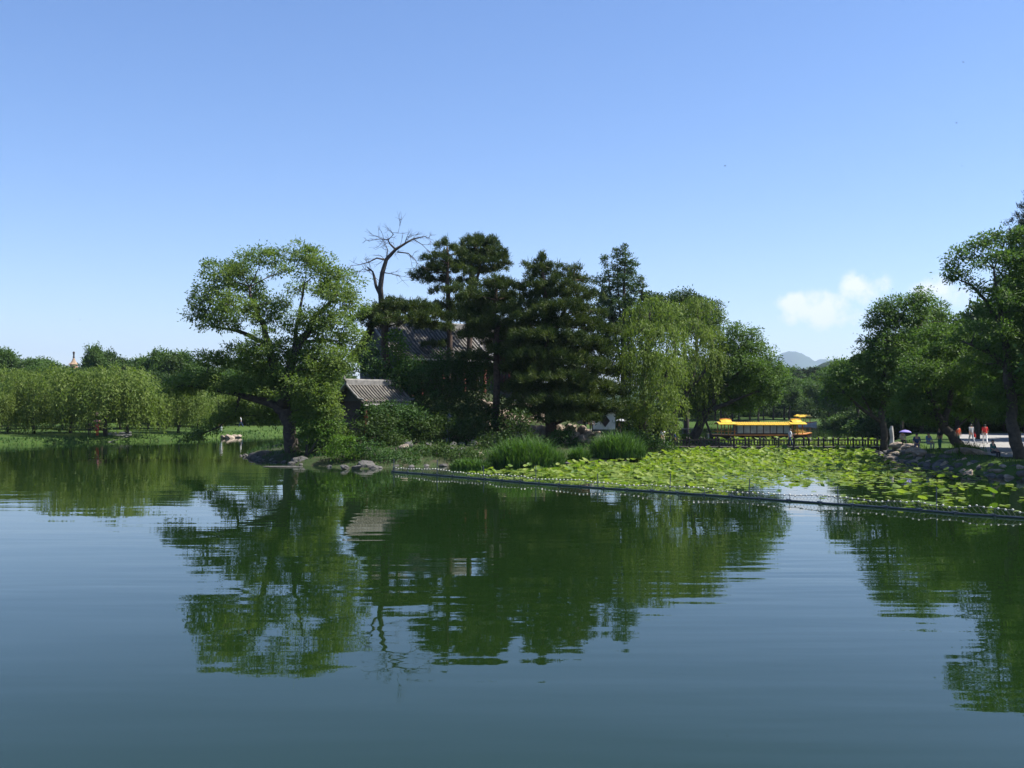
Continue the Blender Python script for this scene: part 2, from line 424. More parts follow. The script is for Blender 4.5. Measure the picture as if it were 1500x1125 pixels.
# ------------------------------------------------------------------ foliage machinery
def leaf_mesh(name, pos, ax, ln, wd, tint, mat, rng, parent=None, tri=False, nd=None):
    n = len(pos)
    rv = rng.normal(size=(n, 3))
    if nd is not None: rv = unit(nd) + unit(rv) * .75      # leaves mostly face outwards and up
    s = np.cross(ax, rv); s /= np.linalg.norm(s, axis=1, keepdims=True) + 1e-9
    ln = ln[:, None]; wd = wd[:, None]
    if tri:
        V = np.stack([pos - s * wd * .5, pos + s * wd * .5, pos + ax * ln], 1); k = 3
    else:
        nrm = np.cross(ax, s)
        mid = pos + ax * ln * .45 + nrm * ln * .10
        V = np.stack([pos, mid + s * wd * .5, pos + ax * ln, mid - s * wd * .5], 1); k = 4
    me = bpy.data.meshes.new(name)
    me.vertices.add(n * k); me.vertices.foreach_set('co', V.astype(np.float32).ravel())
    me.loops.add(n * k); me.loops.foreach_set('vertex_index', np.arange(n * k, dtype=np.int32))
    me.polygons.add(n); me.polygons.foreach_set('loop_start', np.arange(0, n * k, k, dtype=np.int32))
    at = me.attributes.new('tint', 'FLOAT', 'FACE'); at.data.foreach_set('value', np.clip(tint, 0, 1).astype(np.float32))
    me.materials.append(mat)
    me.update(calc_edges=True)
    return link(name, me, parent)
def unit(a): return a / (np.linalg.norm(a, axis=1, keepdims=True) + 1e-9)
def sphere_dirs(rng, n): return unit(rng.normal(size=(n, 3)))

def sprays_broad(rng, blobs, dens=2.2, per=34, sub=.42, leaf=(.26, .12), droop=.3, inner=.35):
    """leaf sprays on and in each blob -> arrays"""
    PO, AX, TI, tips, ND = [], [], [], [], []
    for c, r in blobs:
        c = np.array(c); r = np.array(r)
        area = 4 * math.pi * ((r[0] * r[1]) ** 1.6 / 3 + (r[0] * r[2]) ** 1.6 / 3 + (r[1] * r[2]) ** 1.6 / 3) ** (1 / 1.6)
        n = max(6, int(area * dens))
        d = sphere_dirs(rng, n)
        d = d[(d[:, 2] > -.55) | (rng.random(n) < .45)]; n = len(d)
        lump = 1 + .22 * np.sin(d[:, 0] * 5 + c[0]) * np.sin(d[:, 1] * 5 + c[1]) + .18 * np.sin(d[:, 2] * 6 + c[2] * 3 + d[:, 0] * 4)
        f = np.where(rng.random(n) < inner, rng.uniform(.3, .85, n), rng.uniform(.85, 1.12, n)) * lump
        sp = c + d * r * f[:, None]
        st = rng.uniform(.0, 1, n)
        m = rng.poisson(per, n) + 4
        idx = np.repeat(np.arange(n), m); k = len(idx)
        ss = sub * rng.uniform(.6, 1.3, n)[idx][:, None]
        off = rng.normal(size=(k, 3)) * ss * np.array([1, 1, .62])
        off[:, 2] -= droop * .5 * np.hypot(off[:, 0], off[:, 1])
        PO.append(sp[idx] + off)
        a = unit(off + d[idx] * .25) + rng.normal(size=(k, 3)) * .7; a[:, 2] -= droop
        AX.append(unit(a)); TI.append(st[idx] * .6 + rng.random(k) * .4); ND.append(unit(d[idx] * .8 + unit(off) * .5 + np.array([0, 0, .45])))
        tips.append((c, sp))
    PO = np.concatenate(PO); n = len(PO)
    return PO, np.concatenate(AX), rng.uniform(.65, 1.3, n) * leaf[0], rng.uniform(.7, 1.3, n) * leaf[1], np.concatenate(TI), tips, np.concatenate(ND)
def sprays_weep(rng, blobs, dens=1.5, length=(1.2, 3.2), step=.085, leaf=(.26, .065), spread=.10, floor=.3):
    """hanging strands from the top of every blob"""
    PO, AX, TI, tips, ND = [], [], [], [], []
    for c, r in blobs:
        c = np.array(c); r = np.array(r)
        area = 4 * math.pi * (r[0] * r[1] + r[0] * r[2] + r[1] * r[2]) / 3
        n = max(8, int(area * dens))
        d = sphere_dirs(rng, n); d = d[(d[:, 2] > -.25)]; n = len(d)
        sp = c + d * r * rng.uniform(.6, 1.08, n)[:, None]
        L = rng.uniform(length[0], length[1], n)
        L = np.minimum(L, np.maximum(sp[:, 2] - floor, .3))
        m = np.maximum((L / step).astype(int), 5)
        idx = np.repeat(np.arange(n), m); k = len(idx)
        t = rng.random(k)
        outw = d.copy(); outw[:, 2] = 0; outw = outw * rng.uniform(.1, .75, n)[:, None]
        sway = rng.normal(size=(n, 3)) * .12
        arc = 1 - (1 - t) ** 2.4
        s = t * L[idx]
        rise = rng.uniform(.0, .35, n)[idx] * np.sin(np.clip(t * 4, 0, math.pi))
        p = sp[idx] + (outw[idx] * arc[:, None]) + sway[idx] * t[:, None]
        p[:, 2] += -s * (0.25 + .75 * t) + rise
        p += rng.normal(size=(k, 3)) * spread * (1.2 - .6 * t)[:, None]
        a = rng.normal(size=(k, 3)) * .38 + outw[idx] * .3; a[:, 2] -= .9
        PO.append(p); AX.append(unit(a)); ND.append(unit(d[idx] + np.array([0, 0, .35]))); TI.append((rng.random(n)[idx]) * .6 + rng.random(k) * .4)
        tips.append((c, sp))
    PO = np.concatenate(PO); n = len(PO)
    return PO, np.concatenate(AX), rng.uniform(.7, 1.3, n) * leaf[0], rng.uniform(.7, 1.3, n) * leaf[1], np.concatenate(TI), tips, np.concatenate(ND)
def sprays_pine(rng, blobs, dens=3.6, per=44, nl=.36, nw=.065, sub=.14):
    """flat shelves of upturned needle tufts"""
    PO, AX, TI, tips = [], [], [], []
    for c, r in blobs:
        c = np.array(c); r = np.array(r)
        n = max(7, int(math.pi * r[0] * r[1] * dens))
        rad = np.sqrt(rng.random(n)); an = rng.random(n) * 6.2832
        lob = 1 + .18 * np.sin(an * 3 + c[0]) + .14 * np.sin(an * 7 + c[2] * 2)
        x = rad * np.cos(an) * lob; y = rad * np.sin(an) * lob
        z = (1 - rad ** 2) * rng.uniform(-.5, 1.0, n) - .45 * rad ** 2 + rng.normal(size=n) * .25
        sp = c + np.stack([x, y, z], 1) * r * np.array([1.12, 1.12, 1.08])
        m = rng.poisson(per, n) + 8
        idx = np.repeat(np.arange(n), m); k = len(idx)
        outd = np.stack([x, y, np.full(n, .45)], 1) + rng.normal(size=(n, 3)) * .3
        a = unit(unit(outd)[idx] * .55 + rng.normal(size=(k, 3)) * .55 + np.array([0, 0, .35]))
        PO.append(sp[idx] + rng.normal(size=(k, 3)) * sub); AX.append(a)
        TI.append(np.clip(rng.random(n) ** 1.5, 0, 1)[idx] * .65 + rng.random(k) * .35)
        tips.append((c, sp))
    PO = np.concatenate(PO); n = len(PO)
    return PO, np.concatenate(AX), rng.uniform(.6, 1.25, n) * nl, rng.uniform(.7, 1.3, n) * nw, np.concatenate(TI), tips, None

def curve_pts(a, b, sag, n, rng, jit):
    a = Vector(a); b = Vector(b); L = (b - a).length
    c = (a + b) / 2 + Vector((rng.normal() * jit * L, rng.normal() * jit * L, sag * L + rng.normal() * jit * L))
    return [(a * (1 - t) ** 2 + c * 2 * t * (1 - t) + b * t * t) for t in [i / (n - 1) for i in range(n)]]
def make_tree(name, stems, blobs, kind, mat, bark, seed, label=None, cat='tree', group=None, base=None, limb_r=.09, twigs=5, sag=.08, tri_n=6, **kw):
    """stems: polylines [(point, radius)...]; limbs run from the stems into each blob; all leaves are one crown"""
    rng = np.random.default_rng(seed)
    base = Vector(base if base is not None else stems[0][0][0])
    fn = {'broad': sprays_broad, 'weep': sprays_weep, 'pine': sprays_pine}[kind]
    po, ax, ln, wd, ti, tips, nd = fn(rng, blobs, **kw)
    root = empty(name, base)
    b = np.array(base)
    mb = MB(); nodes = []
    for st in stems:
        pts = [Vector(p) - base for p, r in st]; rs = [r for p, r in st]
        pp, rr = [], []
        for i in range(len(pts) - 1):              # subdivide with a little wander
            for t in (0, .34, .67):
                q = pts[i].lerp(pts[i + 1], t)
                if t: q += Vector((rng.normal(), rng.normal(), 0)) * .35 * rs[i]
                pp.append(q); rr.append(rs[i] * (1 - t) + rs[i + 1] * t)
        pp.append(pts[-1]); rr.append(rs[-1])
        mb.tube(pp, rr, 8); nodes += list(zip(pp, rr))
    for c, sp in tips:
        cc = Vector(c) - base
        best = min(nodes, key=lambda q: (q[0] - cc).length + (3.0 * max(0, q[0].z - cc.z + (.0 if kind != 'pine' else -.2))))
        L = (best[0] - cc).length
        r0 = min(best[1] * .75, limb_r * (.5 + .16 * L))
        if L > .3:
            pl = curve_pts(best[0], cc, sag, 6, rng, .07)
            mb.tube(pl, [r0 * (1 - i / 5 * .72) for i in range(6)], 5)
        r1 = max(r0 * .28, .012)
        pick = rng.permutation(len(sp))[:twigs]
        for j in pick:
            e = Vector(sp[j]) - base
            mb.tube(curve_pts(cc, e, .06, 4, rng, .08), [r1, r1 * .8, r1 * .55, r1 * .3], 3, False)
    mb.build('trunk', bark, root, True)
    leaf_mesh('crown', po - b, ax, ln, wd, ti, mat, rng, root, tri=(kind == 'pine'), nd=nd)
    if label: T(root, label, cat, group)
    return root
def BL(lst, d, dk=1.0, sc_=1.0):
    """blobs given as photo px (x, y, rx, ry[, depth offset]) at distance d"""
    out = []
    for b in lst:
        dd = b[4] if len(b) > 4 else 0
        c = P(b[0], b[1], d + dd); k = d / 1500.0
        out.append((tuple(c), (b[2] * k * sc_, b[2] * k * dk * sc_, b[3] * k * sc_)))
    return out
def ST(lst, d, ground=None):
    """stem px list (x, y, radius m[, depth offset])"""
    out = []
    for i, s in enumerate(lst):
        dd = s[3] if len(s) > 3 else 0
        out.append((P(s[0], s[1], d + dd), s[2]))
    if ground is not None:
        p = out[0][0]; z = hz(ground, p.x, p.y) - .15
        out[0] = (Vector((p.x, p.y, z)), out[0][1])
    return out

# ------------------------------------------------------------------ island trees
D = 80
make_tree('old_willow', [
    ST([(430, 672, .62), (424, 635, .52), (416, 595, .46), (404, 548, .40), (394, 505, .28), (378, 462, .18), (366, 420, .08)], D, 'i'),
    ST([(416, 597, .45), (424, 545, .38, -1), (440, 500, .30, -1), (462, 462, .20, -1), (494, 432, .08, -1)], D),
    ST([(420, 606, .36), (388, 588, .30), (345, 576, .22), (300, 568, .14), (268, 564, .06)], D),
    ST([(394, 505, .20), (350, 485, .14), (310, 478, .06)], D),
    ST([(352, 580, .13), (345, 602, .10), (322, 625, .07), (295, 636, .04), (272, 641, .02)], D),
    ST([(430, 520, .2, -1), (438, 465, .14, 0), (446, 415, .05, 0)], D)],
    BL([(322, 408, 28, 24), (352, 396, 24, 22, 2), (382, 380, 24, 18), (416, 396, 15, 10, 3), (432, 422, 13, 11, 3), (410, 444, 14, 11, 2), (446, 376, 26, 18), (470, 398, 26, 22, -1), (500, 418, 26, 22), (512, 445, 22, 18, 2), (478, 430, 22, 14, -2),
        (306, 440, 26, 20), (290, 462, 18, 12), (342, 448, 28, 20, -2), (372, 428, 22, 22, 2), (326, 474, 24, 12, -1), (392, 462, 24, 20), (450, 472, 28, 20, -2),
        (486, 478, 30, 24, -1), (510, 500, 22, 24, 1), (308, 524, 24, 10), (350, 520, 32, 18, 1), (384, 505, 28, 20, -2), (392, 545, 32, 22), (440, 520, 36, 26), (476, 530, 30, 26, -2), (502, 532, 20, 18, -2),
        (430, 565, 36, 24, -2), (462, 578, 28, 22, -3), (480, 600, 16, 16, -2), (460, 615, 26, 20, -2), (440, 600, 26, 22, 2), (372, 566, 38, 12), (330, 562, 34, 12), (288, 556, 30, 13), (272, 562, 24, 12, 1), (252, 572, 14, 9),
        (400, 585, 26, 18, 2), (345, 600, 20, 12), (318, 612, 20, 11), (300, 630, 17, 9), (276, 640, 14, 5), (385, 610, 22, 14, 2), (476, 548, 24, 20, 2)], D, 1.0),
    'broad', L_BIG, BARK, 11, 'large spreading old tree leaning over the water at the island tip', 'tree', dens=2.5, per=38, sub=.27, leaf=(.24, .10), limb_r=.13, twigs=7, inner=.25)

# pine with a dead bare top
d = 92
snag = make_tree('dead_topped_pine', [ST([(567, 610, .42), (568, 540, .38), (564, 480, .33), (559, 442, .28)], d, 'i')],
    BL([(545, 462, 30, 9), (575, 452, 38, 10, 1), (606, 449, 34, 9), (632, 460, 26, 8, -1), (590, 466, 34, 8, -2), (620, 473, 26, 7, 1), (548, 474, 20, 7, 1), (575, 443, 18, 6, -1)], d, .8),
    'pine', L_PINE, BARKP, 21, 'old pine with flat green shelf below a bare dead top', 'pine tree', dens=6.5, per=46)
rng = np.random.default_rng(5); mb = MB(); b0 = snag.location.copy()
def deadline(l, sides=6):
    pts = [P(x, y, d + dd) - b0 for x, y, r, dd in l]; mb.tube(pts, [q[2] for q in l], sides); return pts
for l in ([(559, 444, .27, 0), (557, 422, .24, 0), (560, 400, .21, 0), (566, 380, .18, 0), (580, 365, .14, 0), (593, 357, .10, 0), (605, 350, .07, .3), (622, 346, .03, .5), (634, 352, .012, .6)],
          [(556, 430, .16, 0), (551, 420, .14, .3), (548, 405, .12, .4), (546, 398, .08, .4), (538, 391, .05, .4)],
          [(566, 381, .10, 0), (552, 378, .07, -.3), (540, 384, .05, -.5), (526, 388, .03, -.6), (513, 389, .012, -.7)],
          [(580, 366, .10, 0), (571, 357, .07, .3), (568, 351, .05, .4), (556, 350, .03, .4), (540, 353, .012, .5)],
          [(568, 352, .04, .4), (577, 343, .03, .4), (574, 341, .02, .3), (583, 341, .02, .3), (587, 326, .008, .2)],
          [(605, 350, .05, .3), (618, 358, .03, 0), (630, 370, .012, 0)],
          [(582, 369, .07, 0), (598, 371, .05, -.5), (608, 380, .03, -.6), (612, 387, .012, -.6)],
          [(560, 399, .06, 0), (573, 401, .03, .6), (586, 405, .012, .8)],
          [(546, 397, .05, .4), (532, 394, .03, .2), (523, 400, .012, .1)],
          [(566, 378, .06, .1), (568, 366, .04, .5), (562, 352, .02, .8), (550, 345, .01, 1)],
          [(593, 357, .05, 0), (596, 347, .03, -.4), (612, 343, .012, -.6)]):
    pts = deadline(l)
    for i in range(1, len(pts)):
        for _ in range(3 if l[i][2] < .12 else 1):
            if rng.random() < .85:
                s = pts[i - 1].lerp(pts[i], rng.random()); dr = (pts[i] - pts[i - 1]).normalized() + Vector(rng.normal(size=3)) * .75
                ln = rng.uniform(.5, 1.5); e = s + dr.normalized() * ln; mid = s.lerp(e, .5) + Vector(rng.normal(size=3)) * .1
                r = .024; mb.tube([s, mid, e], [r, r * .7, r * .35], 3)
                for _ in range(2):
                    e2 = mid + (dr + Vector(rng.normal(size=3)) * .9).normalized() * ln * .6
                    mb.tube([mid, e2], [r * .6, r * .3], 3)
mb.build('dead_top', BARKD, snag, True)

d = 97
make_tree('slender_pine', [ST([(659, 610, .30), (659, 520, .27), (657, 440, .22), (655, 400, .16), (655, 362, .07)], d, 'i')],
    BL([(655, 360, 16, 8), (668, 372, 18, 7, 1), (640, 376, 16, 6, -1), (652, 386, 20, 7, 1), (634, 394, 20, 5), (616, 402, 15, 4), (624, 410, 13, 4, 1), (672, 394, 18, 6), (650, 410, 14, 6, 1), (664, 424, 18, 6, -1), (641, 426, 11, 5),
        (656, 446, 22, 7), (640, 450, 14, 5, 1), (668, 462, 22, 7, 1), (650, 478, 16, 5, -1), (640, 503, 16, 4)], d, .9),
    'pine', L_PINE, BARKP, 22, 'tall slender pine with open shelves standing above the tiled roof', 'pine tree', dens=7.5, per=46)
d = 101
make_tree('twin_stemmed_pine', [ST([(688, 610, .32), (687, 520, .28), (686, 440, .22), (690, 395, .16), (700, 350, .06)], d, 'i'), ST([(687, 470, .2), (697, 420, .17), (703, 385, .12), (722, 365, .06)], d)],
    BL([(700, 350, 18, 7), (714, 356, 20, 7, 1), (688, 356, 14, 6, -1), (690, 368, 22, 7, 1), (722, 368, 22, 7), (736, 376, 11, 6, -1), (743, 386, 7, 4), (706, 380, 26, 7, -1), (684, 384, 14, 6), (728, 392, 16, 5, 1), (700, 396, 20, 6, 1), (684, 410, 16, 6), (690, 436, 20, 7), (676, 456, 20, 7, -1)], d, .9),
    'pine', L_PINE, BARKP, 23, 'pine with two leaning stems and a broad rounded top', 'pine tree', dens=7.5, per=46)
d = 88
make_tree('spreading_pine', [ST([(728, 665, .34), (727, 590, .30), (727, 500, .24), (727, 440, .16), (726, 408, .07)], d, 'i')],
    BL([(724, 412, 24, 7), (704, 418, 22, 7, 1), (746, 420, 22, 7, -1), (690, 432, 22, 7, -1), (722, 434, 28, 7, 1), (758, 436, 20, 7, 1), (700, 450, 28, 7, 1), (744, 454, 26, 7, -1), (682, 464, 24, 6), (764, 462, 18, 6), (716, 470, 26, 7, -1),
        (700, 490, 26, 4), (748, 490, 30, 5, 1), (724, 512, 24, 5, -1), (760, 518, 26, 5), (690, 520, 20, 4, -1), (745, 540, 26, 6, 1), (772, 548, 22, 6), (752, 566, 20, 5), (725, 445, 36, 14, 2), (722, 475, 36, 12, 2), (740, 500, 30, 10, 2), (705, 462, 26, 10, 2)], d, .9),
    'pine', L_PINE, BARKP, 24, 'pine with wide level branches and a bare dark lower trunk', 'pine tree', dens=6.5, per=46)
d = 86
make_tree('dense_pine', [ST([(808, 668, .5), (808, 580, .44), (804, 500, .34), (798, 430, .2), (794, 372, .06)], d, 'i'), ST([(806, 520, .25), (826, 460, .16), (843, 388, .05)], d)],
    BL([(794, 376, 11, 6), (785, 388, 16, 6), (804, 390, 18, 7), (794, 402, 24, 7, 1), (845, 392, 10, 6), (836, 402, 16, 6), (854, 410, 14, 6, 1), (815, 412, 22, 7, -1), (782, 418, 24, 7), (840, 424, 28, 7, -1), (805, 430, 32, 8, 1), (866, 434, 20, 6),
        (776, 444, 28, 7), (825, 448, 36, 8, -2), (862, 456, 28, 7, 1), (790, 462, 36, 8, -1), (840, 472, 40, 8), (764, 476, 24, 7, 1), (876, 482, 26, 7), (806, 490, 46, 8, -2), (850, 500, 40, 8, -1), (766, 502, 26, 7),
        (880, 512, 24, 7), (800, 518, 46, 8, -2), (845, 530, 46, 8, -2), (768, 534, 30, 7), (888, 544, 26, 7, 1), (812, 550, 46, 8, -3), (858, 562, 42, 8, -2), (772, 566, 30, 7, -1), (890, 574, 24, 6), (816, 582, 48, 8, -3),
        (862, 592, 40, 7, -2), (784, 598, 34, 6, -2), (840, 610, 40, 6, -3), (880, 602, 26, 5, -1), (800, 544, 40, 12, 2), (850, 500, 40, 14, 3), (830, 580, 50, 14, 2), (800, 470, 34, 14, 2), (825, 520, 44, 14, 1), (790, 570, 36, 14, 1), (860, 570, 36, 14, 1), (870, 540, 26, 14, 2), (780, 510, 26, 14, 2), (830, 600, 46, 10, 1)], d, .95),
    'pine', L_PINE, BARKP, 25, 'tall dense dark pine with shaggy branches almost to the ground', 'pine tree', dens=6.0, per=46)

d = 118
pop = []
for x, y0, y1, r in [(889, 374, 500, 7), (904, 364, 500, 8), (916, 358, 500, 8), (928, 372, 500, 7), (942, 402, 520, 7), (880, 400, 520, 7), (954, 428, 520, 8), (896, 430, 560, 10), (922, 440, 560, 10)]:
    y = y0 + 10; i = 0
    while y < y1:
        w = .85 * r * min(1, .5 + (y - y0) / 70)
        pop.append((x + (i % 3 - 1) * 2, y, w, 12, (i * 7 % 5) - 2)); y += 15; i += 1
make_tree('poplar', [ST([(912, 640, .4), (913, 560, .34), (914, 450, .2), (916, 362, .04)], d, 'i'), ST([(912, 540, .18), (898, 470, .12), (889, 380, .03)], d), ST([(913, 520, .16), (934, 470, .1), (943, 408, .03)], d), ST([(913, 500, .16), (906, 440, .1), (904, 368, .03)], d)],
    BL(pop, d, 1.0), 'broad', L_POP, BARK, 31, 'tall narrow poplar with upright leaders rising behind the willows', 'poplar tree', dens=3.6, per=24, sub=.18, leaf=(.24, .13), twigs=2, limb_r=.05, droop=.05)
d = 122
make_tree('round_headed_tree', [ST([(1005, 640, .35), (1003, 540, .28), (1000, 450, .1)], d, 'i')],
    BL([(996, 436, 20, 9), (1014, 440, 18, 8), (1035, 448, 18, 9), (955, 438, 18, 9), (975, 445, 20, 10), (1048, 462, 12, 10), (1000, 465, 40, 20), (1030, 480, 30, 20), (960, 470, 30, 20)], d), 'broad', L_DARK, BARK, 32,
    'dark leafy tree whose top shows over the pale willows', 'tree', dens=2.4, per=22, sub=.36, leaf=(.3, .15))

d = 89
make_tree('weeping_willow', [ST([(948, 655, .40), (945, 610, .34), (942, 560, .26), (950, 500, .16), (952, 455, .06)], d, 'i'), ST([(946, 600, .26), (972, 560, .2), (990, 520, .12), (985, 480, .05)], d)],
    BL([(932, 458, 20, 12), (956, 446, 24, 12), (978, 456, 18, 12), (915, 482, 16, 16), (940, 484, 26, 16, -2), (968, 486, 24, 16, -2), (992, 496, 14, 18), (912, 520, 15, 20), (938, 524, 26, 20, -3), (966, 528, 26, 20, -3), (992, 540, 16, 22, -1),
        (914, 562, 14, 20, -1), (940, 568, 22, 20, -3), (968, 574, 22, 20, -3), (990, 586, 14, 20, -1), (955, 606, 22, 16, -3), (982, 615, 16, 14, -2), (925, 600, 18, 16, -1), (950, 540, 30, 24, 2)], d, .9),
    'weep', L_WIL, BARK, 41, 'pale green weeping willow beside the dense pine, hanging to the lotus', 'willow tree', dens=5.2, length=(.8, 2.4), leaf=(.26, .085), limb_r=.07)
d = 99
make_tree('weeping_willow', [ST([(975, 652, .42), (988, 610, .36), (1005, 575, .28), (1020, 520, .18), (1022, 460, .06)], d, 'i'), ST([(1003, 580, .22), (1035, 540, .14), (1048, 490, .05)], d)],
    BL([(998, 452, 24, 12), (1022, 446, 24, 12), (1044, 456, 16, 14), (985, 480, 22, 16), (1012, 484, 26, 18, -2), (1042, 490, 18, 18), (1000, 520, 26, 20, -2), (1030, 526, 26, 20, -1), (1052, 520, 9, 16), (1008, 560, 24, 18, 1), (1040, 556, 18, 18),
        (985, 556, 18, 20, 1), (1020, 590, 16, 12, 1)], d, .9),
    'weep', L_WIL, BARK, 42, 'broad weeping willow with a slanting trunk, second from the dense pine', 'willow tree', dens=4.8, length=(.8, 2.5), leaf=(.27, .085), limb_r=.07)
d = 101
lt = make_tree('leaning_tree', [ST([(1010, 650, .5), (1024, 625, .44), (1034, 604, .40), (1046, 582, .28), (1072, 556, .18), (1100, 528, .06)], d, 'i'), ST([(1032, 610, .24), (1020, 592, .16), (1008, 570, .08)], d), ST([(1036, 604, .26), (1064, 592, .2), (1092, 580, .12), (1125, 566, .05)], d), ST([(1040, 594, .22), (1046, 560, .15), (1052, 520, .06)], d)],
    BL([(1080, 486, 18, 10), (1102, 488, 9, 10), (1070, 504, 22, 12), (1096, 508, 22, 14), (1062, 528, 22, 16), (1090, 532, 26, 16, -1), (1120, 524, 18, 14), (1138, 542, 14, 12), (1112, 552, 24, 14, -1), (1072, 558, 26, 14, 1), (1044, 552, 20, 16, 1), (1142, 562, 10, 12),
        (1126, 576, 18, 12), (1098, 576, 24, 12, 2), (1060, 578, 24, 11, 2), (1030, 574, 18, 14, 1), (1086, 594, 22, 8, 2), (1014, 592, 14, 12, 1), (1050, 500, 20, 14, 2)], d),
    'broad', L_LEAN, BARK, 43, 'dark leaning tree at the bridge end spreading over the yellow boat', 'tree', dens=2.6, per=36, sub=.30, leaf=(.25, .11), twigs=6, limb_r=.11, inner=.25)
pb = lt.location
mb = MB(); a = P(1032, 612, 101) - pb; e = P(1045, 646, 101) - pb; mb.tube([a, e], [.11, .11], 6); mb.build('prop', BARK, lt)

# shrubs and small trees on the island; on the mound front dark leaves stand in for shade
def shrub(name, label, px, d, seed, mat=L_SHRUB, cat='shrub', group=None, **kw):
    bl = BL(px, d)
    lo = min(bl, key=lambda b: b[0][2]); bx, by = lo[0][0], lo[0][1]
    z = hz('i', bx, by) if by < 140 and -26 < bx < 24 else .5
    base = Vector((bx, by, z - .1))
    tz = max(lo[0][2], z + .4)
    st = [[(base, .10), (Vector((bx, by, tz)), .05)]]
    for c, r in bl[1:]:
        st.append([(base, .07), (Vector(c), .02)])
    k = dict(dens=3.0, per=24, sub=.30, leaf=(.22, .12), twigs=3, limb_r=.04); k.update(kw)
    return make_tree(name, st, bl, 'broad', mat, BARK, seed, label, cat, group, **k)
shrub('hillside_shrub', 'broad green shrub covering the slope under the tiled roof', [(600, 560, 30, 18), (632, 545, 30, 16), (668, 540, 28, 16), (702, 546, 24, 16), (645, 570, 36, 18), (690, 572, 26, 18), (610, 590, 28, 16), (606, 536, 22, 12), (655, 526, 24, 10), (705, 524, 22, 11)], 90, 51)
shrub('young_tree', 'bright green young tree growing before the gable end', [(578, 495, 8, 14), (583, 515, 11, 16), (588, 538, 15, 16), (594, 556, 16, 12)], 91, 52, L_BRIGHT, 'tree', droop=0, per=30)
shrub('bank_shrub', 'shady shrub below the small tiled pavilion', [(548, 606, 22, 16), (578, 602, 24, 16), (560, 628, 24, 16), (590, 630, 24, 16), (610, 612, 20, 14)], 85, 53)
shrub('bank_shrub', 'shrub with shade-dark leaf colour behind the blue lamp post', [(630, 630, 26, 18), (665, 625, 26, 18), (700, 630, 22, 18), (640, 655, 30, 14), (685, 655, 26, 14)], 84, 54, L_DARK)  # leaves coloured dark to give the deep shade under the mound trees
shrub('mound_shrub', 'spreading shrub with shade-dark leaf colour on the mound between hall and lamp post', [(640, 600, 34, 18), (690, 600, 32, 18), (740, 598, 22, 18), (610, 620, 26, 16), (715, 625, 28, 16), (660, 620, 30, 18)], 88, 151, L_DARK)
shrub('mound_shrub', 'low shrub with shade-dark leaf colour in the hollow left of the dense pine', [(745, 640, 22, 16), (775, 645, 20, 14), (720, 650, 22, 14), (760, 618, 18, 14)], 80, 152, L_DARK)
shrub('mound_shrub', 'shrub with shade-dark leaf colour at the foot of the small pavilion columns', [(560, 615, 18, 12), (545, 632, 24, 14), (520, 645, 20, 12), (580, 650, 26, 13), (560, 660, 22, 10)], 80, 153, L_DARK)
shrub('mound_shrub', 'low shrub by the waterside stones under the mound', [(610, 665, 24, 11), (650, 668, 24, 10), (690, 668, 20, 9), (580, 672, 18, 8)], 76, 154, L_SHRUB)
shrub('mound_shrub', 'dark thicket behind the white wall and pale willow', [(905, 625, 20, 16), (940, 622, 24, 16), (970, 630, 20, 14), (890, 605, 18, 14), (930, 598, 26, 16), (965, 605, 20, 14)], 106, 155, L_DARK, leaf=(.3, .16))
shrub('mound_shrub', 'low bush with shade-dark leaf colour overhanging the water behind the barrier end', [(575, 676, 20, 9), (605, 678, 22, 8), (640, 680, 22, 8), (672, 678, 20, 9), (705, 676, 18, 9)], 75, 156, L_DARK, leaf=(.2, .1), sub=.2)
shrub('side_tree', 'small leafy tree between the old tree and the pavilion', [(478, 560, 16, 16), (468, 590, 18, 18), (486, 575, 10, 14), (472, 618, 20, 16), (490, 632, 14, 10)], 84, 55, L_BIG, 'tree', leaf=(.24, .12))
shrub('bank_shrub', 'dense shrub filling the space right of the old trunk', [(462, 612, 20, 16), (480, 626, 18, 14), (455, 634, 16, 12), (470, 648, 20, 12), (448, 655, 12, 8), (492, 642, 14, 10)], 78, 157, L_LEAN)
shrub('bank_shrub', 'dark low shrub along the water between the boulders and the barrier end', [(540, 660, 22, 12), (565, 668, 22, 11), (590, 672, 22, 10), (548, 676, 16, 7)], 73, 158, L_SHRUB, leaf=(.2, .1))
shrub('bank_shrub', 'shrub with shade-dark leaf colour overhanging the water left of the large reed clump', [(625, 668, 24, 13), (655, 664, 24, 14), (685, 668, 22, 12), (640, 680, 24, 7), (672, 682, 22, 7)], 75, 159, L_DARK, leaf=(.2, .1))
shrub('bank_shrub', 'dark leafy shrub covering the gable foot of the large hall', [(540, 512, 12, 14), (548, 535, 16, 14), (532, 540, 12, 12), (560, 545, 14, 10)], 90, 160, L_SHRUB)
shrub('waterside_shrub', 'bright leafy shrub at the water by the pale boulders', [(500, 652, 18, 10), (484, 662, 14, 8), (518, 664, 15, 8), (512, 645, 8, 6)], 73, 56, L_BRIGHT, leaf=(.2, .1), sub=.2)
shrub('waterside_shrub', 'yellow green shrub under the old tree limb', [(458, 620, 14, 9), (474, 628, 12, 8), (450, 640, 14, 8)], 77, 57, L_BRIGHT, leaf=(.2, .1), sub=.2)
shrub('bank_shrub', 'leafy shrub at the foot of the pale willow', [(930, 640, 18, 12), (955, 650, 20, 10), (915, 655, 16, 10), (975, 655, 12, 8)], 86, 58, L_SHRUB)
shrub('bank_shrub', 'low bright bush by the leaning trunk', [(1006, 644, 9, 5), (999, 641, 7, 4)], 100, 59, L_BRIGHT, leaf=(.18, .1), sub=.15)
shrub('bank_shrub', 'shrub among the rocks below the white wall', [(820, 640, 16, 9), (842, 650, 13, 8), (830, 628, 12, 8)], 82, 60, L_SHRUB, leaf=(.2, .1), sub=.2)

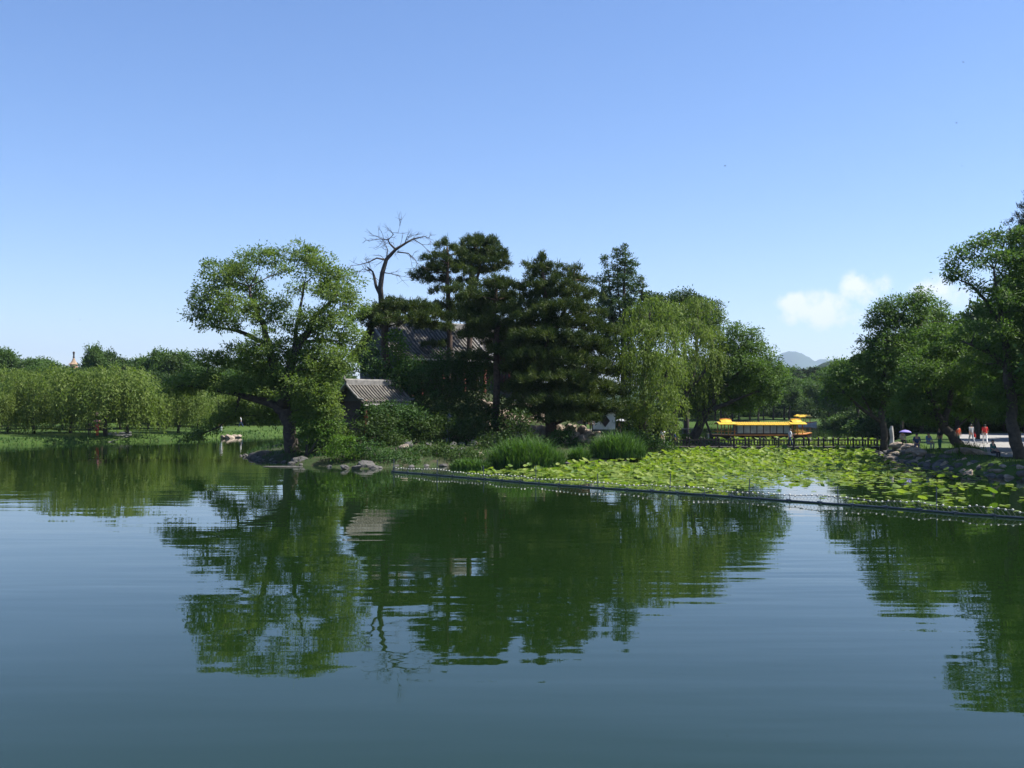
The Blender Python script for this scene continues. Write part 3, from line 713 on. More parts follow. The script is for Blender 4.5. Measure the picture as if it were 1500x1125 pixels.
# ------------------------------------------------------------------ right bank trees
d = 92
make_tree('waterside_tree', [ST([(1294, 655, .36), (1293, 620, .3), (1292, 575, .24), (1296, 530, .16), (1302, 470, .06)], d, 'r'), ST([(1292, 618, .2), (1266, 602, .15), (1246, 584, .1), (1222, 560, .04)], d), ST([(1293, 590, .2), (1325, 545, .14), (1345, 480, .05)], d), ST([(1278, 608, .10), (1262, 578, .08), (1258, 548, .03)], d)],
    BL([(1290, 455, 14, 10), (1284, 474, 16, 12), (1308, 446, 18, 12), (1332, 440, 16, 10), (1352, 432, 14, 9), (1310, 470, 22, 14), (1340, 462, 22, 14), (1278, 500, 16, 14), (1304, 500, 24, 16, -1), (1338, 496, 26, 16), (1268, 530, 18, 14), (1296, 534, 24, 16, -1), (1330, 532, 26, 18),
        (1240, 546, 18, 11), (1222, 560, 14, 9), (1212, 574, 8, 7), (1256, 562, 20, 12, -1), (1286, 566, 24, 14), (1318, 568, 24, 14), (1238, 578, 16, 9), (1270, 590, 18, 9, 1), (1300, 592, 22, 10, 1), (1326, 600, 20, 9, 1), (1362, 455, 18, 14, 2), (1230, 535, 14, 8, 2), (1380, 464, 18, 12, 3), (1402, 478, 18, 13, 4), (1388, 500, 22, 14, 4), (1420, 490, 18, 12, 5)], d),
    'broad', L_LEAN, BARK, 61, 'tree on the right bank leaning one limb over the lake', 'tree', dens=2.7, per=36, sub=.28, leaf=(.25, .11), limb_r=.11, inner=.28)
d = 78
make_tree('slanting_tree', [ST([(1413, 672, .42), (1398, 645, .38), (1380, 618, .34), (1362, 585, .24), (1352, 540, .12)], d, 'r'), ST([(1384, 624, .26), (1392, 580, .2), (1405, 530, .1)], d)],
    BL([(1350, 530, 26, 16), (1380, 510, 26, 16), (1410, 520, 24, 16), (1340, 560, 26, 16), (1372, 548, 28, 18, -2), (1404, 556, 28, 18, -1), (1350, 588, 26, 14), (1385, 588, 28, 14, 1), (1330, 585, 18, 12, 1), (1415, 590, 22, 12, 1), (1360, 610, 22, 9, 1), (1395, 490, 24, 14, 1), (1365, 490, 22, 14, 2), (1340, 608, 20, 10), (1318, 606, 16, 9, 2), (1375, 612, 16, 7, 2), (1430, 604, 20, 9, 2)], d),
    'broad', L_RIGHT, BARK, 62, 'dark tree with a thick slanting trunk beside the paved path', 'tree', dens=3.2, per=34, sub=.27, leaf=(.22, .11))
d = 68
make_tree('tall_bank_tree', [ST([(1494, 675, .45), (1486, 635, .40), (1482, 580, .34), (1476, 520, .26), (1466, 460, .18), (1456, 395, .06)], d, 'r'), ST([(1478, 540, .2), (1446, 515, .14), (1410, 500, .05)], d), ST([(1470, 480, .16), (1444, 440, .12), (1424, 418, .08), (1400, 408, .03)], d), ST([(1482, 560, .25), (1510, 480, .18), (1520, 400, .06)], d)],
    BL([(1392, 396, 14, 12), (1406, 376, 17, 12), (1428, 366, 16, 10), (1450, 352, 18, 10), (1476, 346, 20, 11), (1502, 344, 20, 12), (1410, 404, 16, 8), (1434, 388, 14, 9, 2), (1466, 374, 20, 11, -1), (1498, 376, 24, 14), (1478, 404, 22, 14), (1432, 424, 14, 8), (1508, 420, 24, 18),
        (1468, 436, 20, 13, -1), (1446, 456, 16, 11), (1490, 456, 24, 16), (1430, 482, 16, 10), (1462, 486, 22, 14, -1), (1500, 496, 26, 18), (1442, 508, 16, 11), (1474, 524, 24, 14), (1508, 540, 26, 18), (1452, 540, 16, 12, 1), (1482, 564, 22, 12), (1512, 580, 24, 16), (1540, 380, 34, 28), (1545, 450, 36, 34), (1545, 530, 36, 34), (1408, 500, 16, 9, 1), (1462, 588, 20, 12, 1), (1445, 575, 18, 12, 2), (1500, 605, 22, 12, 1), (1470, 608, 16, 8, 2), (1425, 530, 18, 12, 2)], d),
    'broad', L_RIGHT, BARK, 63, 'tall airy tree at the right end of the bank, trunk beside the path', 'tree', dens=2.8, per=36, sub=.25, leaf=(.22, .10), inner=.25)
d = 104
make_tree('light_green_tree', [ST([(1432, 645, .25), (1430, 610, .2), (1428, 560, .06)], d, 'r')],
    BL([(1420, 545, 20, 14), (1442, 552, 18, 14), (1412, 575, 22, 14), (1440, 582, 18, 14), (1424, 604, 16, 10), (1404, 598, 14, 10), (1450, 600, 9, 8)], d),
    'broad', L_BRIGHT, BARK, 64, 'yellow green tree behind the walkers', 'tree', dens=3, per=26, sub=.36, leaf=(.26, .12))
d = 96
make_tree('dark_conifer', [ST([(1512, 645, .3), (1511, 500, .22), (1510, 400, .14), (1508, 278, .03)], d, 'r')],
    BL([(1508, 286, 6, 6), (1506, 300, 10, 6), (1504, 313, 14, 6), (1502, 326, 19, 6), (1500, 338, 23, 7), (1502, 352, 27, 7), (1502, 368, 30, 7), (1504, 386, 32, 8), (1504, 406, 34, 8), (1504, 430, 36, 8), (1504, 458, 38, 9), (1506, 490, 40, 9)], d, 1.0),
    'pine', L_SPR, BARKP, 65, 'dark spire of a conifer rising behind the tall bank tree', 'conifer tree', dens=3.2, per=36)

# ------------------------------------------------------------------ background tree kinds, built once, then copied
def proto(kind, seed, H, W, mat, bark=BARK, **kw):
    rng = np.random.default_rng(seed); bl = []
    if kind == 'weep':
        for i in range(14):
            a = rng.random() * 6.28; r = math.sqrt(rng.random()) * W * .34
            bl.append(((r * math.cos(a), r * math.sin(a), H * rng.uniform(.42, .9) - .5 * r * r / W), (W * rng.uniform(.15, .23),) * 2 + (H * rng.uniform(.09, .14),)))
    elif kind == 'pine':
        for i in range(15):
            t = i / 14; r = W * .5 * (1 - .75 * t) * rng.uniform(.5, .9); a = rng.random() * 6.28
            bl.append(((r * .6 * math.cos(a), r * .6 * math.sin(a), H * (.35 + .62 * t)), (r + .4, r + .4, H * .03)))
    elif kind == 'bush':
        for i in range(14):
            a = rng.random() * 6.28; q = math.sqrt(rng.random()) * W * .38; s = W * rng.uniform(.14, .2)
            bl.append(((q * math.cos(a), q * math.sin(a), H * rng.uniform(.15, .75) * (1 - .5 * q / W)), (s, s, s * .8)))
    else:
        for i in range(17):
            u = rng.uniform(-.9, 1); a = rng.random() * 6.28; q = math.sqrt(max(0, 1 - u * u)) * rng.uniform(.55, 1)
            s = W * rng.uniform(.12, .20)
            bl.append(((q * W * .36 * math.cos(a), q * W * .36 * math.sin(a), H * (.62 + .27 * u)), (s, s, s * .75)))
    st = [[((0, 0, -.3), H * .022), ((rng.normal() * .2, rng.normal() * .2, H * .3), H * .018), ((rng.normal() * .3, rng.normal() * .3, H * .72), H * .007)]]
    for k in range(3):
        a = rng.random() * 6.28
        st.append([((0, 0, H * rng.uniform(.25, .4)), H * .011), ((math.cos(a) * W * .2, math.sin(a) * W * .2, H * .62), H * .004)])
    return make_tree('tree', st, bl, 'broad' if kind in ('broad', 'bush') else kind, mat, bark, seed, None, base=(0, 0, 0), twigs=3, **kw)
PB = [proto('broad', 100 + i, 12, 9, m, dens=1.5, per=15, sub=.5, leaf=(.5, .26)) for i, m in enumerate([L_FAR, L_FARD, L_FAR, L_DARK])]
PU = [proto('bush', 130 + i, 5, 7, m, dens=1.6, per=16, sub=.45, leaf=(.42, .22)) for i, m in enumerate([L_FARD, L_FAR])]
PW = [proto('weep', 110 + i, 9, (8, 6, 10, 7.5)[i], L_WIL, dens=1.9, length=(1.0, 4.8), leaf=(.36, .11), step=.11, floor=.25, spread=.14) for i in range(4)]
PP = [proto('pine', 120, 13, 7, L_SPR, BARKP, dens=2.2, per=26, nl=.5, nw=.09)]
USED = set()
def place(pr, name, x, y, h, label, group, key='f', H0=12.0, seed=0, w=1.0, cat='tree'):
    rr = random.Random(seed)
    if id(pr) in USED: o = copy_tree(pr)
    else: o = pr; USED.add(id(pr))
    o.name = name
    o.location = (x, y, (hz(key, x, y) if key else 2.1))
    s = h / H0; o.scale = (s * w * rr.uniform(.9, 1.15), s * w * rr.uniform(.9, 1.15), s)
    o.rotation_euler = (0, 0, rr.random() * 6.28)
    T(o, label, cat, group); return o
rr = random.Random(77)
# weeping willows on the left lawn: (px, distance, top px)
lw = [(12, 124, 552), (50, 122, 556), (28, 140, 545), (78, 138, 548), (104, 124, 553), (128, 140, 540), (156, 120, 546), (186, 124, 550), (205, 142, 552), (232, 134, 574), (262, 130, 572), (250, 150, 568), (290, 142, 572), (318, 150, 575), (345, 158, 572), (372, 160, 576), (-20, 118, 552), (-45, 120, 550)]
for i, (px, dd, ty) in enumerate(lw):
    ty += rr.uniform(-12, 20); p = P(px, ty, dd); place(PW[(i * 7) % 4], 'weeping_willow', p.x, dd, p.z - hz('f', p.x, dd), ('weeping willow on the far lawn beside the dark hut' if px == 156 else 'weeping willow in the row on the far lawn'), (None if px == 156 else 'willows on the far lawn'), 'f', 8.6, i, rr.uniform(.8, 1.35), 'willow tree')
for px, dd, ty in [(40, 132, 566), (92, 134, 570), (142, 133, 563), (176, 136, 568), (218, 140, 566), (244, 142, 572), (306, 150, 574), (2, 134, 566)]:
    p = P(px, ty, dd); place(PB[1 if px % 4 else 3], 'lawn_tree', p.x, dd, p.z - hz('f', p.x, dd), 'dark leafy tree standing between the far lawn willows', 'dark trees between the far willows', 'f', 11.4, 800 + px, 1.15)
# wood behind them
k = 0
for row, (d0, n, y0, y1) in enumerate([(168, 26, 540, 556), (186, 28, 531, 546), (212, 30, 527, 540)]):
    for i in range(n):
        px = -60 + (i + rr.uniform(.1, .9)) * 560 / n; dd = d0 + rr.uniform(-7, 9); ty = rr.uniform(y0, y1)
        if 70 < px < 140: ty = max(ty, 541)
        p = P(px, ty, dd); h = p.z - hz('f', p.x, dd)
        place(PB[rr.randrange(4)], 'woodland_tree', p.x, dd, h, 'leafy tree in the wood behind the far willows', 'wood behind the far willows', 'f', 11.4, k, 1.05); k += 1
for px, ty, dd in [(140, 511, 195), (154, 518, 200), (228, 515, 175), (250, 518, 172), (268, 520, 178), (205, 528, 190), (2, 513, 190), (182, 524, 200)]:
    p = P(px, ty, dd); place(PB[k % 4], 'woodland_tree', p.x, dd, p.z - hz('f', p.x, dd), 'taller tree standing out of the wood behind the far willows', 'taller trees in the far wood', 'f', 11.4, k, (.5 if px == 140 else .8)); k += 1
# far shore beyond the boat
for row, (d0, n, y0, y1) in enumerate([(252, 15, 556, 582), (268, 17, 538, 556), (290, 18, 528, 545), (318, 16, 526, 540)]):
    for i in range(n):
        px = 960 + (i + rr.uniform(.1, .9)) * 430 / n; dd = d0 + rr.uniform(-5, 8) - (18 if px < 1075 and row < 2 else 0); ty = rr.uniform(y0, y1)
        if 1130 < px < 1232: ty = max(ty, 541)
        p = P(px, ty, dd); h = p.z - hz('f', p.x, dd)
        place(PB[rr.randrange(4)], 'far_shore_tree', p.x, dd, h, 'leafy tree on the far shore beyond the boats', 'trees on the far shore', 'f', 11.4, k, 1.1); k += 1
for px, ty, dd in [(1180, 540, 275), (1196, 538, 280), (1172, 545, 262), (1214, 540, 290), (1236, 530, 300)]:
    p = P(px, ty, dd); place(PP[0], 'far_pine', p.x, dd, p.z - hz('f', p.x, dd), 'dark pine on the far shore under the mountain', 'dark pines on the far shore', 'f', 13, k, 1.5, 'pine tree'); k += 1
# right bank, behind the path and along the lake
for i, (px, ty, dd) in enumerate([(1255, 530, 175), (1240, 545, 190), (1275, 520, 150), (1300, 505, 140), (1330, 495, 132), (1350, 510, 126), (1375, 470, 140), (1400, 480, 130), (1425, 500, 125), (1450, 450, 140), (1475, 470, 130), (1500, 480, 124), (1525, 440, 130), (1545, 470, 120),
                                  (1225, 560, 205), (1215, 556, 222), (1320, 540, 122), (1390, 545, 132), (1470, 560, 132), (1440, 545, 150), (1510, 560, 118), (1345, 560, 140), (1290, 560, 165), (1560, 520, 105), (1580, 450, 100)]):
    p = P(px, ty, dd); place(PB[i % 4], 'bank_tree', p.x, dd, p.z - hz('r', p.x, dd), 'leafy tree out of view to the right, added to shade the bank', 'trees behind the paved path', 'r', 11.4, 300 + i, 1.0)

for i, (x, y, h) in enumerate([(37.8, 72, 13), (41.5, 80, 13), (36.8, 62, 12), (46, 68, 14), (56, 88, 13), (62, 78, 14)]):  # trees beyond the right edge of view, added to shade the bank rocks
    place(PB[i % 4], 'bank_tree', x, y, h, 'leafy tree out of view to the right, added to shade the bank', 'trees behind the paved path', 'r', 11.4, 700 + i, 1.0)
# undergrowth closing the wood's foot
for i in range(46):
    px = -70 + (i + rr.uniform(.1, .9)) * 560 / 46; dd = rr.choice([158, 172, 182]) + rr.uniform(-4, 4)
    p = P(px, 590, dd); place(PU[i % 2], 'undergrowth_bush', p.x, dd, rr.uniform(3.5, 6.0), 'bush in the undergrowth beneath the far wood', 'undergrowth of the far wood', 'f', 5, 500 + i, 1.15, 'bush')
for i in range(34):
    px = 985 + (i + rr.uniform(.1, .9)) * 330 / 34; dd = rr.choice([246, 256, 266]) + rr.uniform(-2, 4) - (22 if px < 1070 else 0)
    p = P(px, 590, dd); place(PU[i % 2], 'shore_bush', p.x, dd, rr.uniform(3.0, 5.5), 'bush along the far shore beyond the boats', 'bushes along the far shore', 'f', 5, 560 + i, 1.2, 'bush')
for i in range(13):
    px = 1000 + (i + rr.uniform(.2, .8)) * 165 / 13; dd = rr.uniform(213, 222) + max(0, px - 1090) * .25; p = P(px, rr.uniform(552, 574), dd)
    place(PB[i % 4], 'far_shore_tree', p.x, dd, p.z - hz('f', p.x, dd), 'leafy tree on the far shore beyond the boats', 'trees on the far shore', 'f', 11.4, 660 + i, 1.25)
for i in range(16):
    px = 1062 + (i + rr.uniform(.1, .9)) * 170 / 16; p = G(px, 614.5); dd = max(p.y, 100) - rr.uniform(0, 6)
    while poly_sd(FARB, np.array([(px - 750) / 1500 * dd]), np.array([dd]))[0] < 1.5: dd += 2
    place(PU[i % 2], 'shore_bush', (px - 750) / 1500 * dd, dd, rr.uniform(2.5, 4.5), 'bush along the far shore beyond the boats', 'bushes along the far shore', 'f', 5, 640 + i, 1.1, 'bush')
for i in range(22):
    px = 1215 + (i + rr.uniform(.1, .9)) * 330 / 22; dd = (205 - (px - 1215) * .9 if px < 1290 else 132) + rr.uniform(0, 10)
    p = P(px, 590, dd); place(PU[i % 2], 'bank_bush', p.x, dd, rr.uniform(2.5, 4.5), 'bush behind the lawn beside the paved path', 'bushes behind the paved path', 'r', 5, 600 + i, 1.2, 'bush')

# ------------------------------------------------------------------ tiled buildings on the island
def hall(name, label, loc, rz, L, W, eave, rise, wall_h, n_rows, over=.7, cat='building', red=False, columns=0, wallm=None):
    """grey hall: ridge along local x, gable at -x; front slope faces -y. z=0 is its floor"""
    root = empty(name, loc, rz); T(root, label, cat)
    hw = W / 2; hl = L / 2
    mb = MB().box((-hl + .35, -hw + .5, -3.0), (hl - .35, hw - .5, wall_h)); mb.build('wall', wallm or BRICK, root)
    # gable triangles
    for sx in (-1, 1):
        x = sx * (hl - .25)
        g = MB().add([(x, -hw + .3, wall_h), (x, hw - .3, wall_h), (x, 0, eave + rise - .12), (x - sx * .25, -hw + .3, wall_h), (x - sx * .25, hw - .3, wall_h), (x - sx * .25, 0, eave + rise - .12)],
                     [(0, 1, 2), (3, 5, 4), (0, 2, 5, 3), (1, 4, 5, 2), (0, 3, 4, 1)])
        g.build('gable', BRICK, root)
    def prof(t):       # t 0 at ridge .. 1 at eave: concave sweep
        return rise * (1 - t) ** 1.25 + .10 * max(0, t - .8) * 5 * .5
    T_ = [i / 8 for i in range(9)]
    for sy in (-1, 1):
        vs = []; fs = []
        for i, t in enumerate(T_):
            y = sy * t * (hw + over); z = eave + prof(t)
            for x in (-hl - .25, hl + .25):
                lift = .0
                vs += [(x, y, z + lift), (x, y, z - .16)]
        for i in range(8):
            a = i * 4; b = a + 4
            fs += [(a, a + 2, b + 2, b), (a + 1, b + 1, b + 3, a + 3), (a, b, b + 1, a + 1), (a + 2, a + 3, b + 3, b + 2)]
        fs.append((32, 34, 35, 33)); rf = mk('roof_slope', vs, fs, TILED, root)
        me = None
        for k in range(n_rows):
            x = -hl - .12 + (k + .5) * (L + .24) / n_rows
            if me is None:
                pts = [(0, sy * t * (hw + over + .04), eave + prof(t) + .035) for t in T_]
                o = MB().tube(pts, .075, 6).build('tile_row', TILE, rf, True); me = o.data
            else: o = link('tile_row', me, rf)
            o.location = (x, 0, 0)
        # eave board and rake
        MB().box((-hl - .2, sy * (hw + over) - .05, eave + prof(1) - .34), (hl + .2, sy * (hw + over) + .03, eave + prof(1) - .163)).build('eave_board', STONE if not red else REDT, root)
        for sx in (-1, 1):
            x = sx * (hl + .30)
            MB().tube([(x, sy * t * (hw + over + .05), eave + prof(t) + .06 + (.18 * max(0, t - .75) * 4 * max(0, t - .75) * 4)) for t in T_], .11, 6).build('verge', RIDGE, root, True)
    r = MB().box((-hl - .35, -.14, eave + rise - .05), (hl + .35, .14, eave + rise + .34)); r.tube([(-hl - .4, 0, eave + rise + .36), (0, 0, eave + rise + .34), (hl + .4, 0, eave + rise + .36)], .13, 8)
    rd = r.build('ridge', RIDGE, root)
    for sx in (-1, 1):
        MB().tube([(sx * (hl + .3), 0, eave + rise + .3), (sx * (hl + .5), 0, eave + rise + .5), (sx * (hl + .45), 0, eave + rise + .75)], [.14, .12, .05], 6).build('ridge_ornament', RIDGE, rd)
    me = None
    for k in range(columns):
        x = -hl + .3 + k * (L - .6) / (columns - 1)
        if me is None: o = MB().lathe([(.17, 0), (.15, .1), (.15, wall_h + .1)], 10).build('column', REDT, root, True); me = o.data
        else: o = link('column', me, root)
        o.location = (x, -hw - .25, 0)
    if columns:
        for k in range(columns - 1):
            x0 = -hl + .5 + k * (L - .6) / (columns - 1); x1 = -hl + .1 + (k + 1) * (L - .6) / (columns - 1)
            w = MB().box((x0, -hw + .44, .5), (x1, -hw + .495, wall_h - .4)).build('window', TIMBER, root)
            for q in range(4):
                xx = x0 + (q + .5) * (x1 - x0) / 4
                MB().box((xx - .03, -hw + .40, .52), (xx + .03, -hw + .438, wall_h - .42)).build('mullion', REDT, w)
    return root
pA = P(548, 468, 98)
zt = pA.z; rzA = R(38); LA = 10.5
cA = Vector((pA.x + math.cos(rzA) * LA / 2, 98 + math.sin(rzA) * LA / 2, 0))
hall('main_hall', 'large grey hall with weathered tiled roof behind the pines on the mound', (cA.x, cA.y, zt - 7.9), rzA, LA, 7.6, 4.2, 3.3, 4.4, 26, .9, columns=5)
pB = P(640, 476, 111)
hall('rear_hall', 'second grey tiled hall behind the large one, its pale eave showing through the pines', (pB.x + 4.6, 113.5, pB.z - 6.9), R(10), 11.5, 6.5, 3.9, 2.7, 4.0, 30, .8, columns=5)
pC = P(511, 558, 86); rzC = R(47); LC = 5.0
hall('small_pavilion', 'small pavilion with striped tile roof and curled gable above the shrubs', (pC.x + math.cos(rzC) * LC / 2, 86 + math.sin(rzC) * LC / 2, pC.z - 4.4), rzC, LC, 3.3, 2.6, 1.5, 2.7, 16, .55, cat='pavilion', columns=3, wallm=TIMBER)
# white garden wall with a diamond window
wz = hz('i', 8.9, 99)
gw = empty('garden_wall', (9.0, 98.8, wz), R(4)); T(gw, 'short white plastered wall with a dark diamond window and grey foot', 'wall')
zb = P(885, 629, 98.8).z - wz; ztp = P(885, 604, 98.8).z - wz
MB().box((-1.25, 0, -.4), (1.0, .3, zb - .0)).build('wall_foot', BRICK, gw)
MB().box((-1.22, .02, zb), (.97, .28, ztp)).build('wall_panel', PLASTER, gw)
zc = (zb + ztp) / 2
f = MB().add([(-.02, -.02, zc - .55), (.40, -.02, zc), (-.02, -.02, zc + .55), (-.44, -.02, zc), (-.02, .04, zc - .55), (.40, .04, zc), (-.02, .04, zc + .55), (-.44, .04, zc)],
             [(0, 1, 2, 3), (0, 4, 5, 1), (1, 5, 6, 2), (2, 6, 7, 3), (3, 7, 4, 0)]).build('window', TIMBER, gw)
b4 = [(-.02, zc - .57), (.42, zc), (-.02, zc + .57), (-.46, zc)]
MB().tube([(x, -.03, z) for x, z in b4 + b4[:1]], .035, 4).build('frame', BRICK, f)
MB().box((-1.4, -.22, ztp), (1.15, .5, ztp + .08)).add([(-1.4, -.25, ztp + .083), (1.15, -.25, ztp + .083), (1.15, .55, ztp + .083), (-1.4, .55, ztp + .083), (-1.4, .15, ztp + .36), (1.15, .15, ztp + .36)],
    [(0, 1, 5, 4), (2, 3, 4, 5), (0, 4, 3), (1, 2, 5), (0, 3, 2, 1)]).build('coping', TILED, gw)
rw = empty('red_wall', (5.6, 100.2, hz('i', 5.6, 100)), R(3)); T(rw, 'dim red painted wall in the shade of the dense pine', 'wall')
MB().box((-2.6, 0, -.5), (2.1, .3, .5)).build('wall_foot', BRICK, rw)
MB().box((-2.55, .03, .5), (2.05, .27, 2.6)).build('wall_panel', REDT, rw)
MB().box((-2.7, -.25, 2.6), (2.2, .55, 2.75)).build('coping', TILED, rw)

# lamp post in the shade, litter bin
lp_ = P(658, 655, 84); z0 = hz('i', lp_.x, 84)
lpo = empty('lamp_post', (lp_.x, 84, z0)); T(lpo, 'blue grey lamp post standing in the shade of the mound', 'lamp post')
H = P(658, 609, 84).z - z0
MB().lathe([(.07, -.2), (.055, .3), (.045, H - .5)], 8).build('post', STEEL, lpo, True)
MB().box((-.13, -.13, H - .5), (.13, .13, H - .06)).build('lantern', solid('lamp_glass', (.07, .075, .10), .3), lpo)
MB().lathe([(.26, H - .06), (.05, H + .12), (.02, H + .2)], 8).build('cap', STEEL, lpo)
MB().box((-.24, -.1, H - 2.2), (-.10, .1, H - .9)).build('panel', solid('panel_blue', (.12, .14, .24), .5), lpo)
bp_ = P(867, 655, 84); zb_ = max(hz('i', bp_.x, 84), .5)
bn = empty('litter_bin', (bp_.x, 84, zb_)); T(bn, 'dark wooden litter bin with a small pitched roof by the reeds', 'litter bin')
MB().box((-.26, -.22, 0), (.26, .22, .80)).build('body', TIMBER, bn)
for k in range(5): MB().box((-.25 + k * .105, -.25, .05), (-.17 + k * .105, -.222, .76)).build('slat', RAILM, bn)
MB().add([(-.42, -.36, .80), (.42, -.36, .80), (.42, .36, .80), (-.42, .36, .80), (-.12, 0, 1.08), (.12, 0, 1.08)], [(0, 1, 5, 4), (1, 2, 5), (2, 3, 4, 5), (3, 0, 4), (0, 3, 2, 1)]).build('roof', TIMBER, bn)

# ------------------------------------------------------------------ rocks
def rock_mesh(seed, mat, ang=.45):
    bm = bmesh.new(); bmesh.ops.create_icosphere(bm, subdivisions=2, radius=1.0)
    rg = random.Random(seed); o = Vector((rg.random() * 50, rg.random() * 50, rg.random() * 50))
    pl = [(Vector((rg.gauss(0, 1), rg.gauss(0, 1), rg.gauss(0, .8))).normalized(), rg.uniform(.55, .85)) for _ in range(7)]
    for v in bm.verts:
        p = v.co.copy()
        for nrm, h in pl:
            e = p.dot(nrm) - h
            if e > 0: p -= nrm * e * .9
        p *= 1 + ang * .5 * mnoise.noise(p * 1.7 + o) + .12 * mnoise.noise(p * 4.5 + o)
        v.co = p
    me = bpy.data.meshes.new('rock'); bm.to_mesh(me); bm.free(); me.materials.append(mat); return me
RM = [rock_mesh(i, ROCK) for i in range(7)]; RT = [rock_mesh(20 + i, ROCKT) for i in range(6)]
def rock(x, y, z, sx, sy, sz, label, group, tan=False, name='boulder'):
    o = link(name, rr.choice(RT if tan else RM)); o.location = (x, y, z); o.scale = (sx, sy, sz); o.rotation_euler = (rr.uniform(-.3, .3), rr.uniform(-.3, .3), rr.random() * 6.28)
    T(o, label, 'rock', group); return o
def along(pts, step):
    pts = [Vector(p) for p in pts]; out = []; left = 0
    for a, b in zip(pts, pts[1:]):
        L = (b - a).length; t = left
        while t < L: out.append(a.lerp(b, t / L)); t += step * rr.uniform(.7, 1.3)
        left = t - L
    return out
for q in along([(x, y, 0) for x, y in ISLAND[:8]], 1.0):
    s = rr.uniform(.14, .32)
    rock(q.x + rr.uniform(-.3, .3), q.y + rr.uniform(-.1, .5), s * .12, s * 1.3, s, s * .7, 'weathered grey rock along the island waterline', 'rocks along the island waterline')
for px, py, s, lab in [(537, 683, .70, 'long pale boulder at the waterline near the floating barrier'), (448, 677, .75, 'large pale boulder at the water under the old tree'), (505, 685, .32, None), (522, 685, .3, None), (385, 669, .8, 'dark boulder at the tip of the island'), (402, 668, .6, None), (372, 669, .5, None)]:
    q = G(px, py, .1); s_ = s
    rock(q.x, q.y, .12, s_ * 1.5, s_, s_ * .6, lab or 'weathered grey rock along the island waterline', None if lab else 'rocks along the island waterline')
sl = G(414, 683, .05); o = link('stone_slab', RM[2]); o.location = (sl.x, sl.y, .03); o.scale = (1.5, .4, .07); T(o, 'flat pale stone slab awash beside the old tree', 'stone slab')
# rockery climbing the mound between the pines and by the white wall
for i in range(120):
    x = rr.uniform(-3.0, 4.6); y = rr.uniform(84, 97); z = hz('i', x, y); s = rr.uniform(.28, .62)
    rock(x, y, z + s * .25, s * rr.uniform(.9, 1.5), s, s * rr.uniform(.6, 1.1), 'tan rockery stone on the slope between the two big pines', 'rockery stones on the slope', True, 'rockery_stone')
for i in range(42):
    x = rr.uniform(4.6, 7.6); y = rr.uniform(84, 92); z = hz('i', x, y); s = rr.uniform(.25, .5)
    rock(x, y, z + rr.uniform(0, .7) + s * .2, s, s, s * rr.uniform(.7, 1.3), 'pitted rockery stone beside the litter bin', 'rockery stones by the white wall', True, 'rockery_stone')
for i in range(46):
    x = rr.uniform(-14, -2); y = rr.uniform(76, 92); z = hz('i', x, y); s = rr.uniform(.2, .5)
    rock(x, y, z + s * .2, s * 1.2, s, s * .8, 'shaded stone lying under the shrubs of the mound', 'stones under the mound shrubs', rr.random() < .4, 'stone')
# right bank: tumbled rocks between lotus and path
rb = [(35.5, 97.5, 0), (34.0, 95, 0), (31, 84, 0), (29.6, 76, 0), (29.4, 68, 0), (30.2, 60, 0), (32, 53, 0)]
for lane in range(3):
    for q in along(rb, 1.0):
        s = rr.uniform(.18, .48)
        rock(q.x + lane * .65 + rr.uniform(-.35, .3), q.y + rr.uniform(-.4, .4), -.02 + lane * .26, s * rr.uniform(1, 1.5), s, s * rr.uniform(.5, .9), 'tumbled rock on the bank between the lotus and the paved path', 'rocks along the right bank', rr.random() < .35)
for px, py, d_, s in [(1427, 668, 74, .8), (1330, 652, 84, .7), (1316, 655, 88, .6), (1396, 665, 76, .6), (1345, 670, 77, .6)]:
    q = P(px, py, d_); rock(q.x, d_, .85, s * 1.6, s, .32, 'flat topped pale rock at the edge of the paving', 'flat rocks at the paving edge', True)
st = P(1306, 640, 90); o = MB().tube([(0, 0, 0), (.04, 0, .7), (-.03, .02, 1.4), (.02, 0, 1.75)], [.22, .17, .19, .10], 7).build('standing_stone', STONE); o.location = (st.x, 90, .72); T(o, 'narrow upright pale stone beside the waterside trunk', 'stone')
for px, py in [(328, 641), (337, 641), (344, 640), (350, 640), (333, 639)]:
    q = G(px, py, .1); s = rr.uniform(.35, .6); rock(q.x, q.y, .15, s * 1.3, s, s * .6, 'pale rock on the far lawn shore', 'pale rocks on the far lawn shore', True)

# ------------------------------------------------------------------ floating barrier
bar = [G(575, 691.5), G(591, 692.6), G(700, 701.6), G(776, 708), G(871, 715), G(1000, 723.5), G(1200, 737.6), G(1312, 745.5), G(1400, 753), G(1500, 760), G(1600, 769), G(1700, 780)]
def spline(pts, n):
    out = []
    for i in range(len(pts) - 1):
        p0, p1, p2, p3 = pts[max(i - 1, 0)], pts[i], pts[i + 1], pts[min(i + 2, len(pts) - 1)]
        for k in range(n):
            t = k / n; out.append(.5 * ((2 * p1) + (p2 - p0) * t + (2 * p0 - 5 * p1 + 4 * p2 - p3) * t * t + (3 * p1 - p0 - 3 * p2 + p3) * t ** 3))
    return out + [pts[-1]]
bl_ = spline(bar, 6)
fb = empty('floating_barrier', bar[0]); T(fb, 'dark floating pipe barrier with posts and a rope of white floats before the lotus', 'barrier')
o0 = bar[0]
MB().tube([p - o0 + Vector((0, 0, .03)) for p in bl_], .05, 8).build('pipe', PIPE, fb, True)
MB().tube([p - o0 + Vector((.10, .24, .02)) for p in bl_], .032, 8).build('pipe', PIPE, fb, True)
def resample(pts, step):
    out = []; left = 0
    for a, b in zip(pts, pts[1:]):
        L = (b - a).length; t = left
        while t < L: out.append(a.lerp(b, t / L)); t += step
        left = t - L
    return out
